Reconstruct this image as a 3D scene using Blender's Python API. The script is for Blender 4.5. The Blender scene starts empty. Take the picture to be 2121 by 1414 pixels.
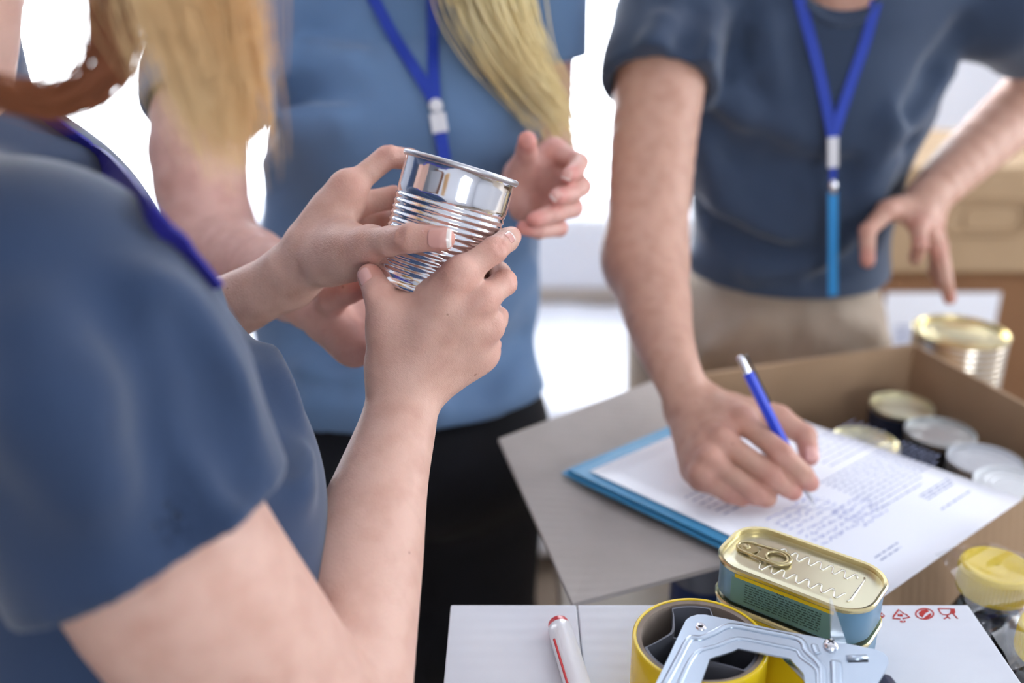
import bpy, bmesh, math, random
import numpy as np
from mathutils import Vector, Matrix

random.seed(7); RNG = np.random.default_rng(7)
SC = bpy.context.scene
COL = SC.collection
f32 = np.float32

# ------------------------------------------------------------------ camera
CX, CY, FPX = 1060.5, 707.0, 35.0 / 36.0 * 2121
PITCH = math.radians(22.0)
CAMZ = 1.40
cd = bpy.data.cameras.new('camera'); cam = bpy.data.objects.new('camera', cd); COL.objects.link(cam)
cam.location = (0, 0, CAMZ); cam.rotation_euler = (math.radians(90) - PITCH, 0, 0)
cd.lens = 35; cd.sensor_width = 36; cd.clip_start = 0.02
cd.dof.use_dof = True; cd.dof.focus_distance = 0.655; cd.dof.aperture_fstop = 2.8
SC.camera = cam

# ------------------------------------------------------------------ world, lights, exposure
wd = bpy.data.worlds.new('daylight'); SC.world = wd; wd.use_nodes = True
bg = wd.node_tree.nodes['Background']
bg.inputs[0].default_value = (0.90, 0.95, 1.0, 1); bg.inputs[1].default_value = 11.2

def area_light(name, loc, rot, sx, sy, power, color=(1, 1, 1), portal=False):
    l = bpy.data.lights.new(name, 'AREA'); l.shape = 'RECTANGLE'; l.size = sx; l.size_y = sy
    l.energy = power; l.color = color
    if portal: l.cycles.is_portal = True
    o = bpy.data.objects.new(name, l); COL.objects.link(o); o.location = loc; o.rotation_euler = rot
    return o
R90 = math.pi / 2
# window openings as portals for the sky; right and rear are added fill
area_light('sky_portal_back', (-0.70, 3.86, 1.40), (-R90, 0, 0), 3.4, 2.3, 1, portal=True)
area_light('sky_portal_right', (2.66, 1.25, 1.6), (0, R90, 0), 1.5, 1.1, 1, portal=True)
area_light('sky_portal_rear', (1.1, -2.46, 1.65), (R90, 0, 0), 1.2, 1.1, 1, portal=True)
sun = bpy.data.lights.new('sun', 'SUN'); sun.energy = 1.5; sun.angle = math.radians(3); sun.color = (1, 0.95, 0.86)
so = bpy.data.objects.new('sun', sun); COL.objects.link(so)
so.rotation_euler = (math.radians(-67), 0, math.radians(26))     # comes in through the back window from the left

vs = SC.view_settings
vs.view_transform = 'Standard'; vs.look = 'None'; vs.exposure = 0.2; vs.gamma = 1.0; vs.use_curve_mapping = False

# ------------------------------------------------------------------ pixel helpers
V3 = lambda *a: np.array(a, dtype=np.float64)
RIGHT = V3(1, 0, 0); FWD = V3(0, math.cos(PITCH), -math.sin(PITCH)); UP = V3(0, math.sin(PITCH), math.cos(PITCH))
CAM = V3(0, 0, CAMZ)
def ray(px, py): return FWD + RIGHT * ((px - CX) / FPX) - UP * ((py - CY) / FPX)
def W(px, py, d): return CAM + ray(px, py) * d
def Wz(px, py, z):
    r = ray(px, py); return CAM + r * ((z - CAMZ) / r[2])
def Wy(px, py, y):
    r = ray(px, py); return CAM + r * (y / r[1])
def unit(v): v = np.asarray(v, float); return v / (np.linalg.norm(v) + 1e-12)

# ------------------------------------------------------------------ materials
def srgb(r, g, b):
    def c(v):
        v /= 255.0
        return v / 12.92 if v <= 0.04045 else ((v + 0.055) / 1.055) ** 2.4
    return (c(r), c(g), c(b), 1)
MATS = {}
def mat(name, col, rough=0.5, metal=0.0, noise=None, bump=None, sss=0.0, col2=None, spec=0.5, coat=0.0,
        transm=0.0, ior=1.45, emis=None, sheen=0.0, alpha=1.0, aniso=0.0):
    """noise=(scale, lo) mixes col with col2; bump=(kind, scale, strength, distance)"""
    if name in MATS: return MATS[name]
    m = bpy.data.materials.new(name); m.use_nodes = True; nt = m.node_tree; N = nt.nodes; L = nt.links
    p = N['Principled BSDF']; p.inputs['Base Color'].default_value = col
    p.inputs['Roughness'].default_value = rough; p.inputs['Metallic'].default_value = metal
    p.inputs['Specular IOR Level'].default_value = spec; p.inputs['IOR'].default_value = ior
    p.inputs['Coat Weight'].default_value = coat
    p.inputs['Transmission Weight'].default_value = transm; p.inputs['Sheen Weight'].default_value = sheen
    p.inputs['Alpha'].default_value = alpha; p.inputs['Anisotropic'].default_value = aniso
    if sss:
        p.inputs['Subsurface Weight'].default_value = sss; p.inputs['Subsurface Radius'].default_value = (1.0, 0.35, 0.18)
        p.inputs['Subsurface Scale'].default_value = 0.006
    if emis: p.inputs['Emission Color'].default_value = emis[0]; p.inputs['Emission Strength'].default_value = emis[1]
    tc = N.new('ShaderNodeTexCoord'); co = tc.outputs['Object']
    if noise:
        n = N.new('ShaderNodeTexNoise'); n.inputs['Scale'].default_value = noise[0]; n.inputs['Detail'].default_value = 4
        L.new(co, n.inputs['Vector'])
        r = N.new('ShaderNodeValToRGB'); r.color_ramp.elements[0].position = 0.3; r.color_ramp.elements[1].position = 0.7
        r.color_ramp.elements[0].color = col2 or col; r.color_ramp.elements[1].color = col
        L.new(n.outputs['Fac'], r.inputs['Fac']); L.new(r.outputs['Color'], p.inputs['Base Color'])
    if bump:
        kind, scale, strength, dist = bump
        if kind == 'noise':
            t = N.new('ShaderNodeTexNoise'); t.inputs['Scale'].default_value = scale; t.inputs['Detail'].default_value = 3; o = t.outputs['Fac']
        elif kind == 'voronoi':
            t = N.new('ShaderNodeTexVoronoi'); t.inputs['Scale'].default_value = scale; o = t.outputs['Distance']
        else:
            t = N.new('ShaderNodeTexWave'); t.inputs['Scale'].default_value = scale; t.inputs['Distortion'].default_value = 0.6
            t.bands_direction = {'wavex': 'X', 'wavey': 'Y', 'wavez': 'Z'}[kind]; o = t.outputs['Fac']
        L.new(co, t.inputs['Vector'])
        b = N.new('ShaderNodeBump'); b.inputs['Strength'].default_value = strength; b.inputs['Distance'].default_value = dist
        L.new(o, b.inputs['Height']); L.new(b.outputs['Normal'], p.inputs['Normal'])
    MATS[name] = m
    return m

def skin_mat(name, base, flush, dark):
    """skin: noise mottling, redder where the 'flush' attribute is high, fine creased relief"""
    m = mat(name, base, 0.46, sss=0.12, spec=0.42)
    nt = m.node_tree; N = nt.nodes; L = nt.links; p = N['Principled BSDF']
    tc = [n for n in N if n.type == 'TEX_COORD'][0].outputs['Object']
    n1 = N.new('ShaderNodeTexNoise'); n1.inputs['Scale'].default_value = 60; n1.inputs['Detail'].default_value = 5; L.new(tc, n1.inputs['Vector'])
    mx = N.new('ShaderNodeMix'); mx.data_type = 'RGBA'; mx.inputs[6].default_value = base; mx.inputs[7].default_value = dark
    rm = N.new('ShaderNodeMapRange'); rm.inputs[1].default_value = 0.42; rm.inputs[2].default_value = 0.78; rm.inputs[4].default_value = 0.8
    L.new(n1.outputs['Fac'], rm.inputs[0]); L.new(rm.outputs[0], mx.inputs[0])
    at = N.new('ShaderNodeAttribute'); at.attribute_name = 'flush'
    m2 = N.new('ShaderNodeMix'); m2.data_type = 'RGBA'; m2.inputs[7].default_value = flush
    L.new(at.outputs['Fac'], m2.inputs[0]); L.new(mx.outputs[2], m2.inputs[6])
    # small moles / freckles
    vo = N.new('ShaderNodeTexVoronoi'); vo.inputs['Scale'].default_value = 48; L.new(tc, vo.inputs['Vector'])
    lt = N.new('ShaderNodeMapRange'); lt.inputs[1].default_value = 0.035; lt.inputs[2].default_value = 0.06; lt.inputs[3].default_value = 0.55; lt.inputs[4].default_value = 0.0
    L.new(vo.outputs['Distance'], lt.inputs[0])
    m3 = N.new('ShaderNodeMix'); m3.data_type = 'RGBA'; m3.inputs[7].default_value = srgb(140, 88, 66)
    L.new(lt.outputs[0], m3.inputs[0]); L.new(m2.outputs[2], m3.inputs[6]); L.new(m3.outputs[2], p.inputs['Base Color'])
    v2 = N.new('ShaderNodeTexVoronoi'); v2.inputs['Scale'].default_value = 700; L.new(tc, v2.inputs['Vector'])
    n2 = N.new('ShaderNodeTexNoise'); n2.inputs['Scale'].default_value = 160; n2.inputs['Detail'].default_value = 3; L.new(tc, n2.inputs['Vector'])
    wv = N.new('ShaderNodeTexWave'); wv.inputs['Scale'].default_value = 420; wv.inputs['Distortion'].default_value = 7; wv.inputs['Detail'].default_value = 3; wv.inputs['Detail Scale'].default_value = 1.6; wv.bands_direction = 'DIAGONAL'
    L.new(tc, wv.inputs['Vector'])
    w2 = N.new('ShaderNodeMath'); w2.operation = 'MULTIPLY_ADD'; w2.inputs[1].default_value = 0.28; L.new(wv.outputs['Fac'], w2.inputs[0])
    ad = N.new('ShaderNodeMath'); ad.operation = 'ADD'; L.new(v2.outputs['Distance'], ad.inputs[0]); L.new(n2.outputs['Fac'], w2.inputs[2]); L.new(w2.outputs[0], ad.inputs[1])
    b = N.new('ShaderNodeBump'); b.inputs['Strength'].default_value = 0.3; b.inputs['Distance'].default_value = 0.0007
    L.new(ad.outputs[0], b.inputs['Height']); L.new(b.outputs['Normal'], p.inputs['Normal'])
    return m

def mix_transparent(name, col, amount, rough=0.05, kind='glossy'):
    """thin film / pane: transparent mixed with a shiny or a translucent surface"""
    m = bpy.data.materials.new(name); m.use_nodes = True; nt = m.node_tree; N = nt.nodes; L = nt.links
    N.remove(N['Principled BSDF']); out = N['Material Output']
    t = N.new('ShaderNodeBsdfTransparent'); mx = N.new('ShaderNodeMixShader'); mx.inputs[0].default_value = amount
    if kind == 'glossy':
        g = N.new('ShaderNodeBsdfGlossy'); g.inputs['Roughness'].default_value = rough
    else:
        g = N.new('ShaderNodeBsdfTranslucent')
    g.inputs['Color'].default_value = col
    L.new(t.outputs[0], mx.inputs[1]); L.new(g.outputs[0], mx.inputs[2]); L.new(mx.outputs[0], out.inputs['Surface'])
    MATS[name] = m
    return m

# ------------------------------------------------------------------ object helpers
def tag(o, label=None, cat=None, group=None, kind=None):
    if label: o['label'] = label
    if cat: o['category'] = cat
    if group: o['group'] = group
    if kind: o['kind'] = kind
    return o
def empty(name, loc, label, cat, group=None):
    o = bpy.data.objects.new(name, None); COL.objects.link(o); o.location = Vector(loc); o.empty_display_size = 0.02
    return tag(o, label, cat, group)
def add(name, me, m, parent=None):
    o = bpy.data.objects.new(name, me); COL.objects.link(o)
    if m is not None and len(me.materials) == 0: me.materials.append(m)
    if parent is not None:
        o.parent = parent
        off = Vector((0, 0, 0)); q = parent
        while q is not None: off += q.location; q = q.parent
        o.location = -off            # geometry is written in world coordinates
    return o
def mesh(name, verts, faces, smooth=True):
    me = bpy.data.meshes.new(name); me.from_pydata([tuple(map(float, v)) for v in verts], [], [tuple(f) for f in faces])
    if smooth: me.polygons.foreach_set('use_smooth', np.ones(len(me.polygons), bool))
    me.update(); return me
class MB:
    """collects polygons for one mesh"""
    def __init__(s): s.v = []; s.f = []
    def quadbox(s, c8):
        n = len(s.v); s.v += [tuple(p) for p in c8]
        s.f += [(n, n+3, n+2, n+1), (n+4, n+5, n+6, n+7), (n, n+1, n+5, n+4), (n+1, n+2, n+6, n+5), (n+2, n+3, n+7, n+6), (n+3, n, n+4, n+7)]
    def box(s, x0, x1, y0, y1, z0, z1):
        s.quadbox([(x0,y0,z0),(x1,y0,z0),(x1,y1,z0),(x0,y1,z0),(x0,y0,z1),(x1,y0,z1),(x1,y1,z1),(x0,y1,z1)]); return s
    def slab(s, quad, n, t):
        """quad of 4 points thickened by t along n"""
        n = unit(n) * t; q = [np.asarray(p, float) for p in quad]
        s.quadbox([p - n for p in q] + q); return s
    def prism(s, pts, n, t):
        n = unit(n) * t; k = len(pts); b = len(s.v)
        s.v += [tuple(np.asarray(p) - n) for p in pts] + [tuple(p) for p in pts]
        s.f.append(tuple(range(b + k - 1, b - 1, -1))); s.f.append(tuple(range(b + k, b + 2 * k)))
        for i in range(k):
            j = (i + 1) % k; s.f.append((b + i, b + j, b + k + j, b + k + i))
        return s
    def tube(s, pts, r, seg=8, closed=False, caps=True, squash=None):
        pts = [np.asarray(p, float) for p in pts]; n = len(pts); b = len(s.v)
        rr = [r] * n if np.isscalar(r) else list(r)
        ref = None
        for i, p in enumerate(pts):
            if closed: t = pts[(i + 1) % n] - pts[i - 1]
            else: t = pts[min(i + 1, n - 1)] - pts[max(i - 1, 0)]
            t = unit(t)
            if ref is None:
                ref = V3(0, 0, 1) if abs(t[2]) < 0.9 else V3(1, 0, 0)
            x = unit(np.cross(ref, t)) if squash is None else unit(np.cross(squash[0], t)); y = np.cross(t, x)
            if squash is None: ref = y
            for k in range(seg):
                a = 2 * math.pi * k / seg
                s.v.append(tuple(p + rr[i] * (x * math.cos(a) + y * math.sin(a) * (squash[1] if squash else 1))))
        m = n if closed else n - 1
        for i in range(m):
            j = (i + 1) % n
            for k in range(seg):
                l = (k + 1) % seg
                s.f.append((b + i*seg + k, b + i*seg + l, b + j*seg + l, b + j*seg + k))
        if caps and not closed:
            s.f.append(tuple(b + k for k in range(seg - 1, -1, -1))); s.f.append(tuple(b + (n-1)*seg + k for k in range(seg)))
        return s
    def ribbon(s, pts, side, w, t):
        """flat strap through pts; side = width direction(s), w = full width, t = thickness"""
        n = len(pts); b = len(s.v)
        for i, p in enumerate(pts):
            p = np.asarray(p, float); tg = unit(np.asarray(pts[min(i+1, n-1)]) - np.asarray(pts[max(i-1, 0)]))
            sd = np.asarray(side[i] if isinstance(side, list) else side, float); sd = unit(sd - tg * np.dot(sd, tg)); nn = np.cross(sd, tg)
            for a, c in ((-1, -1), (1, -1), (1, 1), (-1, 1)): s.v.append(tuple(p + sd * a * w / 2 + nn * c * t / 2))
        for i in range(n - 1):
            for k in range(4):
                l = (k + 1) % 4; s.f.append((b + 4*i + k, b + 4*i + l, b + 4*i + 4 + l, b + 4*i + 4 + k))
        s.f.append((b+3, b+2, b+1, b)); e = b + 4*(n-1); s.f.append((e, e+1, e+2, e+3))
        return s
    def lathe(s, prof, c=(0,0,0), seg=48, frame=None, close=False):
        c = np.asarray(c, float)
        X, Y, Z = frame if frame is not None else (V3(1,0,0), V3(0,1,0), V3(0,0,1))
        b = len(s.v); n = len(prof)
        for (r, z) in prof:
            for k in range(seg):
                a = 2 * math.pi * k / seg; s.v.append(tuple(c + X * r * math.cos(a) + Y * r * math.sin(a) + Z * z))
        for i in range(n - 1):
            for k in range(seg):
                l = (k + 1) % seg; s.f.append((b + i*seg + k, b + i*seg + l, b + (i+1)*seg + l, b + (i+1)*seg + k))
        if close:
            if prof[0][0] > 1e-6: s.f.append(tuple(b + k for k in range(seg - 1, -1, -1)))
            if prof[-1][0] > 1e-6: s.f.append(tuple(b + (n-1)*seg + k for k in range(seg)))
        return s
    def build(s, name, m, parent=None, smooth=False, bevel=0, angle=None):
        me = mesh(name, s.v, s.f, smooth)
        bm = bmesh.new(); bm.from_mesh(me)
        bmesh.ops.recalc_face_normals(bm, faces=bm.faces)
        if bevel: bmesh.ops.bevel(bm, geom=list(bm.edges), offset=bevel, segments=2, affect='EDGES', profile=0.5)
        bm.to_mesh(me); bm.free()
        if angle is not None:
            me.polygons.foreach_set('use_smooth', np.ones(len(me.polygons), bool)); me.set_sharp_from_angle(angle=math.radians(angle))
        return add(name, me, m, parent)
def spline(pts, n=8):
    """Catmull-Rom through control points"""
    P = [np.asarray(p, float) for p in pts]; P = [2*P[0]-P[1]] + P + [2*P[-1]-P[-2]]; out = []
    for i in range(1, len(P) - 2):
        for k in range(n):
            t = k / n
            out.append(0.5 * ((2*P[i]) + (P[i+1]-P[i-1])*t + (2*P[i-1]-5*P[i]+4*P[i+1]-P[i+2])*t*t + (3*P[i]-P[i-1]-3*P[i+1]+P[i+2])*t**3))
    out.append(P[-2]); return out

# ------------------------------------------------------------------ implicit surfaces for bodies and clothes
class Prim:
    """tapered capsule; optional lateral axis along which it is stretched by s"""
    def __init__(s, a, b, r1, r2=None, lat=None, st=1.0):
        s.a = np.asarray(a, f32); s.b = np.asarray(b, f32); s.r1 = r1; s.r2 = r1 if r2 is None else r2
        s.lat = None if lat is None else np.asarray(unit(lat), f32); s.st = st
    def __call__(s, P):
        ba = s.b - s.a; q = P - s.a
        if s.lat is not None:
            k = f32(1.0 / s.st - 1.0)
            q = q + (q @ s.lat)[..., None] * s.lat * k; ba = ba + s.lat * (ba @ s.lat) * k
        den = float(ba @ ba) + 1e-9
        t = np.clip((q @ ba) / f32(den), 0, 1)
        q = q - t[..., None] * ba
        return np.sqrt(np.einsum('...i,...i->...', q, q)) - (s.r1 + (s.r2 - s.r1) * t)
    def bounds(s):
        r = max(s.r1, s.r2); e = np.full(3, r)
        if s.lat is not None: e = e + np.abs(s.lat) * r * (s.st - 1)
        return np.minimum(s.a, s.b) - e, np.maximum(s.a, s.b) + e
def smin(a, b, k):
    h = np.maximum(k - np.abs(a - b), 0) / k
    return np.minimum(a, b) - h * h * (k * 0.25)
def smax(a, b, k): return -smin(-a, -b, k)
class SDF:
    def __init__(s): s.ops = []
    def u(s, prims, k=0.01, kin=0.003):
        s.ops.append(('u', prims if isinstance(prims, list) else [prims], k, kin)); return s
    def chain(s, pts, k=0.01, kin=0.003, lat=None, st=1.0, sm=0):
        """pts: [(point, radius)]; sm > 0 runs a smooth curve through points and radii"""
        if sm and len(pts) > 2:
            q = spline([np.append(np.asarray(a, float), r) for a, r in pts], sm); pts = [(v[:3], float(v[3])) for v in q]
        return s.u([Prim(pts[i][0], pts[i+1][0], pts[i][1], pts[i+1][1], lat, st) for i in range(len(pts) - 1)], k, kin)
    def join(s, other, k=0.02): s.ops.append(('g', [other], k, 0)); return s
    def extent(s):
        lo = np.full(3, 9.0); hi = -lo
        for kd, pr, k, kin in s.ops:
            for p in (pr if kd == 'u' else []):
                a, b = p.bounds(); lo = np.minimum(lo, a); hi = np.maximum(hi, b)
            if kd == 'g': a, b = pr[0].extent(); lo = np.minimum(lo, a); hi = np.maximum(hi, b)
        return lo, hi
    def sub(s, prim, k=0.004): s.ops.append(('s', [prim], k, 0)); return s
    def cut(s, o, n, k=0.002): s.ops.append(('p', [(np.asarray(o, f32), np.asarray(unit(n), f32))], k, 0)); return s
    def field(s, P):
        """P (blocks, m, 3)"""
        nb = P.shape[0]; D = np.full(P.shape[:2], 1e3, f32)
        c = P.mean(1); R = float(np.sqrt(((P - c[:, None]) ** 2).sum(-1)).max())
        if P.shape[1] > 1:
            best = np.full(nb, 1e3, f32); dc = {}
            for oi, (kd, pr, k, kin) in enumerate(s.ops):
                if kd == 'u':
                    for pi, p in enumerate(pr):
                        dc[oi, pi] = p(c); best = np.minimum(best, dc[oi, pi])
        for oi, (kd, pr, k, kin) in enumerate(s.ops):
            if kd == 'u':
                G = None; used = np.zeros(nb, bool)
                for pi, p in enumerate(pr):
                    if P.shape[1] > 1:
                        idx = np.nonzero(dc[oi, pi] < best + 2 * R + k + 0.004)[0]
                        if len(idx) == 0: continue
                    else: idx = np.arange(nb)
                    d = p(P[idx])
                    if G is None: G = np.full(P.shape[:2], 1e3, f32)
                    G[idx] = smin(G[idx], d, kin); used[idx] = True
                if G is not None:
                    i = np.nonzero(used)[0]; D[i] = smin(D[i], G[i], k)
            elif kd == 'g': D = smin(D, pr[0].field(P), k)
            elif kd == 's':
                i = np.nonzero(pr[0](c) < R + k + 0.002)[0]
                if len(i): D[i] = smax(D[i], -pr[0](P[i]), k)
            else:
                o, n = pr[0]; D = smax(D, (P - o) @ n, k)
        return D
    def __call__(s, pts):
        pts = np.asarray(pts, f32).reshape(-1, 1, 3); return s.field(pts)[:, 0]
    def grad(s, p, e=0.0015):
        p = np.asarray(p, float); q = [p + np.eye(3)[i] * e * sg for i in range(3) for sg in (1, -1)]; v = s(q)
        return unit([v[0]-v[1], v[2]-v[3], v[4]-v[5]])
    def trace(s, px, py, t0=0.15, t1=3.0):
        """the surface point seen at a pixel of the photograph (None when missed)"""
        r = unit(ray(px, py)); t = t0; bt, bd = t0, 9
        for _ in range(140):
            p = CAM + r * t; d = float(s(p)[0])
            if d < bd: bd, bt = d, t
            if d < 0.0004: return p
            t += max(d * 0.8, 0.0004)
            if t > t1: break
        return CAM + r * bt
    def polygonise(s, h):
        lo, hi = s.extent()
        lo = lo - 3 * h - 0.004; hi = hi + 3 * h + 0.004
        S = 8 * h; nb = np.ceil((hi - lo) / S).astype(int)
        gi = np.stack(np.meshgrid(*[np.arange(n) for n in nb], indexing='ij'), -1).reshape(-1, 3)
        cen = (lo + (gi + 0.5) * S).astype(f32)
        D = np.concatenate([s.field(cen[i:i+200000, None])[:, 0] for i in range(0, len(cen), 200000)])
        gi = gi[np.abs(D) < S * 1.05]
        loc = np.stack(np.meshgrid(np.arange(9), np.arange(9), np.arange(9), indexing='ij'), -1).reshape(-1, 3)
        V = np.empty((len(gi), 729), f32)
        for i in range(0, len(gi), 1500):
            P = (lo + ((gi[i:i+1500, None] * 8) + loc[None]) * h).astype(f32); V[i:i+1500] = s.field(P)
        V = V.reshape(-1, 9, 9, 9); I = V < 0
        cnt = sum(I[:, a:a+8, b:b+8, c:c+8].astype(np.int8) for a in (0, 1) for b in (0, 1) for c in (0, 1))
        act = np.argwhere((cnt > 0) & (cnt < 8))
        corners = [(a, b, c) for a in (0, 1) for b in (0, 1) for c in (0, 1)]
        val = np.stack([V[act[:, 0], act[:, 1]+a, act[:, 2]+b, act[:, 3]+c] for a, b, c in corners], 1).astype(np.float64)
        pos = np.zeros((len(act), 3)); n = np.zeros(len(act))
        for i in range(8):
            for j in range(i + 1, 8):
                ci, cj = np.array(corners[i]), np.array(corners[j])
                if np.abs(ci - cj).sum() != 1: continue
                m = (val[:, i] < 0) != (val[:, j] < 0); t = val[m, i] / (val[m, i] - val[m, j])
                pos[m] += ci + t[:, None] * (cj - ci); n[m] += 1
        gcell = gi[act[:, 0]] * 8 + act[:, 1:]
        verts = lo + (gcell + pos / n[:, None]) * h
        M = int(nb.max() * 8 + 16)
        key = lambda g: (g[..., 0].astype(np.int64) * M + g[..., 1]) * M + g[..., 2]
        ck = key(gcell); order = np.argsort(ck); sk = ck[order]
        quads = []
        for ax in range(3):
            sl0 = [slice(0, 8)] * 3; sl1 = list(sl0); sl1[ax] = slice(1, 9)
            a = I[:, sl0[0], sl0[1], sl0[2]]; b = I[:, sl1[0], sl1[1], sl1[2]]
            e = np.argwhere(a != b)
            if len(e) == 0: continue
            flip = a[e[:, 0], e[:, 1], e[:, 2], e[:, 3]]
            g = gi[e[:, 0]] * 8 + e[:, 1:]
            u, v = (ax + 1) % 3, (ax + 2) % 3; du = np.zeros(3, int); dv = np.zeros(3, int); du[u] = 1; dv[v] = 1
            ks = np.stack([key(g - du - dv), key(g - dv), key(g), key(g - du)], 1)
            ix = np.clip(np.searchsorted(sk, ks), 0, len(sk) - 1); ok = (sk[ix] == ks).all(1)
            q = order[ix][ok]; fl = flip[ok]
            q[~fl] = q[~fl][:, ::-1]; quads.append(q)
        return verts, np.concatenate(quads)
def sdf_mesh(name, parts, flush=None):
    """parts: [(SDF, voxel size)] joined into one mesh; flush: [(point, radius, amount)]"""
    vs_, fs_, n = [], [], 0
    for s, h in parts:
        v, q = s.polygonise(h); vs_.append(v); fs_.append(q + n); n += len(v)
    v = np.concatenate(vs_); q = np.concatenate(fs_)
    me = bpy.data.meshes.new(name)
    me.vertices.add(len(v)); me.vertices.foreach_set('co', v.astype(f32).ravel())
    me.loops.add(q.size); me.loops.foreach_set('vertex_index', q.astype(np.int32).ravel())
    me.polygons.add(len(q)); me.polygons.foreach_set('loop_start', np.arange(0, q.size, 4, dtype=np.int32))
    me.polygons.foreach_set('use_smooth', np.ones(len(q), bool))
    me.update(calc_edges=True); me.validate()
    if flush:
        a = np.zeros(len(v))
        for p, r, k in flush: a = np.maximum(a, k * np.exp(-((v - np.asarray(p)) ** 2).sum(1) / (r * r)))
        at = me.attributes.new('flush', 'FLOAT', 'POINT'); at.data.foreach_set('value', a.astype(f32))
    return me

# ------------------------------------------------------------------ palette
M_white_wall = mat('white_paint', srgb(226, 228, 234), 0.85)
M_floor = mat('floor_boards', srgb(150, 134, 118), 0.5, noise=(3, 0), col2=srgb(126, 110, 96))
M_card = mat('brown_cardboard', srgb(176, 146, 116), 0.85, noise=(9, 0), col2=srgb(164, 134, 105), bump=('wavex', 38, 0.10, 0.0015))
M_card2 = mat('pale_cardboard', srgb(178, 150, 118), 0.85, noise=(5, 0), col2=srgb(168, 140, 108))
M_card3 = mat('dark_cardboard', srgb(140, 100, 68), 0.85, noise=(5, 0), col2=srgb(130, 92, 62))
M_flap = mat('grey_brown_cardboard', srgb(182, 174, 168), 0.85, noise=(14, 0), col2=srgb(170, 162, 155), bump=('wavey', 30, 0.14, 0.002))
M_cardedge = mat('cut_cardboard_edge', srgb(120, 92, 66), 0.9)
M_wbox = mat('white_corrugated_card', srgb(226, 228, 234), 0.62, noise=(10, 0), col2=srgb(218, 220, 228), bump=('wavey', 26, 0.12, 0.0015))
M_gold = mat('gold_lacquered_tinplate', srgb(222, 206, 158), 0.24, metal=0.95)
M_goldlid = mat('pale_gold_lid', srgb(222, 216, 186), 0.28, metal=0.92, bump=('noise', 30, 0.05, 0.002))
M_steel = mat('tinplate', srgb(232, 232, 236), 0.10, metal=1.0)
M_steelrim = mat('dull_tinplate', srgb(206, 206, 210), 0.34, metal=1.0)
M_alu = mat('brushed_sheet_metal', srgb(186, 198, 212), 0.30, metal=0.95)
M_shiny = mat('chrome', srgb(235, 235, 240), 0.08, metal=1.0)
M_ink_red = mat('red_print', srgb(186, 52, 46), 0.7)
M_ink_grey = mat('grey_print', srgb(150, 158, 190), 0.8)
M_ink_blue = mat('blue_handwriting', srgb(126, 138, 205), 0.8)
M_paper = mat('white_paper', srgb(240, 242, 250), 0.7)
M_strap = mat('blue_strap', srgb(22, 58, 170), 0.55)
M_strap_light = mat('light_blue_strap', srgb(40, 140, 205), 0.5)
M_purple = mat('violet_strap', srgb(52, 48, 150), 0.6)
M_plastic_w = mat('white_plastic', srgb(228, 228, 232), 0.35)
M_nail = mat('nail', srgb(226, 170, 158), 0.18, coat=0.5)
M_nailtip = mat('nail_tip', srgb(245, 232, 224), 0.2, coat=0.4)
SKIN_A = skin_mat('skin_fair', srgb(222, 180, 162), srgb(212, 132, 118), srgb(202, 154, 136))
SKIN_B = skin_mat('skin_fair_pink', srgb(222, 176, 162), srgb(208, 124, 116), srgb(202, 150, 136))
SKIN_C = skin_mat('skin_tan', srgb(204, 160, 140), srgb(198, 124, 114), srgb(184, 138, 118))
M_shirtA = mat('blue_cotton', srgb(45, 65, 96), 0.85, noise=(8, 0), col2=srgb(40, 59, 89), bump=('noise', 900, 0.2, 0.0006), sheen=0.25)
M_shirtB = mat('light_blue_cotton', srgb(104, 134, 172), 0.85, noise=(8, 0), col2=srgb(97, 128, 166), bump=('noise', 900, 0.2, 0.0006), sheen=0.25)
M_shirtC = mat('slate_cotton', srgb(52, 68, 92), 0.85, noise=(8, 0), col2=srgb(46, 62, 86), bump=('noise', 900, 0.2, 0.0006), sheen=0.25)
M_black = mat('black_denim', srgb(20, 22, 30), 0.85, noise=(20, 0), col2=srgb(14, 16, 22))
M_khaki = mat('khaki_cotton', srgb(176, 160, 144), 0.85, noise=(14, 0), col2=srgb(162, 146, 130))
M_shoe = mat('shoe_canvas', srgb(60, 60, 66), 0.7)
M_sole = mat('shoe_sole', srgb(220, 220, 215), 0.6)


# ================================================================== the room
def struct(o): o['kind'] = 'structure'; return o
XL, XR, YB, YF, ZC = -2.9, 2.7, -2.5, 3.8, 2.65
floor_o = struct(MB().box(XL - .1, XR + .1, YB - .1, YF + .1, -0.05, 0.0).build('floor', M_floor))
struct(MB().box(XL - .1, XR + .1, YB - .1, YF + .1, ZC, ZC + 0.1).build('ceiling', M_white_wall))
struct(MB().box(XL - .1, XL, YB, YF, 0, ZC).build('wall_left', mat('grey_paint', srgb(120, 122, 130), 0.9)))
m = MB(); m.box(XR, XR + .1, YB, 0.7, 0, ZC); m.box(XR, XR + .1, 1.8, YF, 0, ZC); m.box(XR, XR + .1, 0.7, 1.8, 0, 0.85); m.box(XR, XR + .1, 0.7, 1.8, 2.35, ZC)
struct(m.build('wall_right', M_white_wall))
def wall_with_window(name, y0, y1, wx0, wx1, wz0, wz1):
    m = MB(); m.box(XL, wx0, y0, y1, 0, ZC); m.box(wx1, XR, y0, y1, 0, ZC)
    m.box(wx0, wx1, y0, y1, 0, wz0); m.box(wx0, wx1, y0, y1, wz1, ZC)
    return struct(m.build(name, M_white_wall))
wall_with_window('wall_back', YF, YF + 0.1, -2.4, 1.0, 0.25, 2.55)
wall_with_window('wall_rear', YB - 0.1, YB, 0.5, 1.7, 1.1, 2.2)
M_pane = mix_transparent('window_glass', (0.9, 0.95, 1, 1), 0.06, 0.0)
M_frame = mat('white_window_frame', srgb(238, 240, 244), 0.4)
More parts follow.
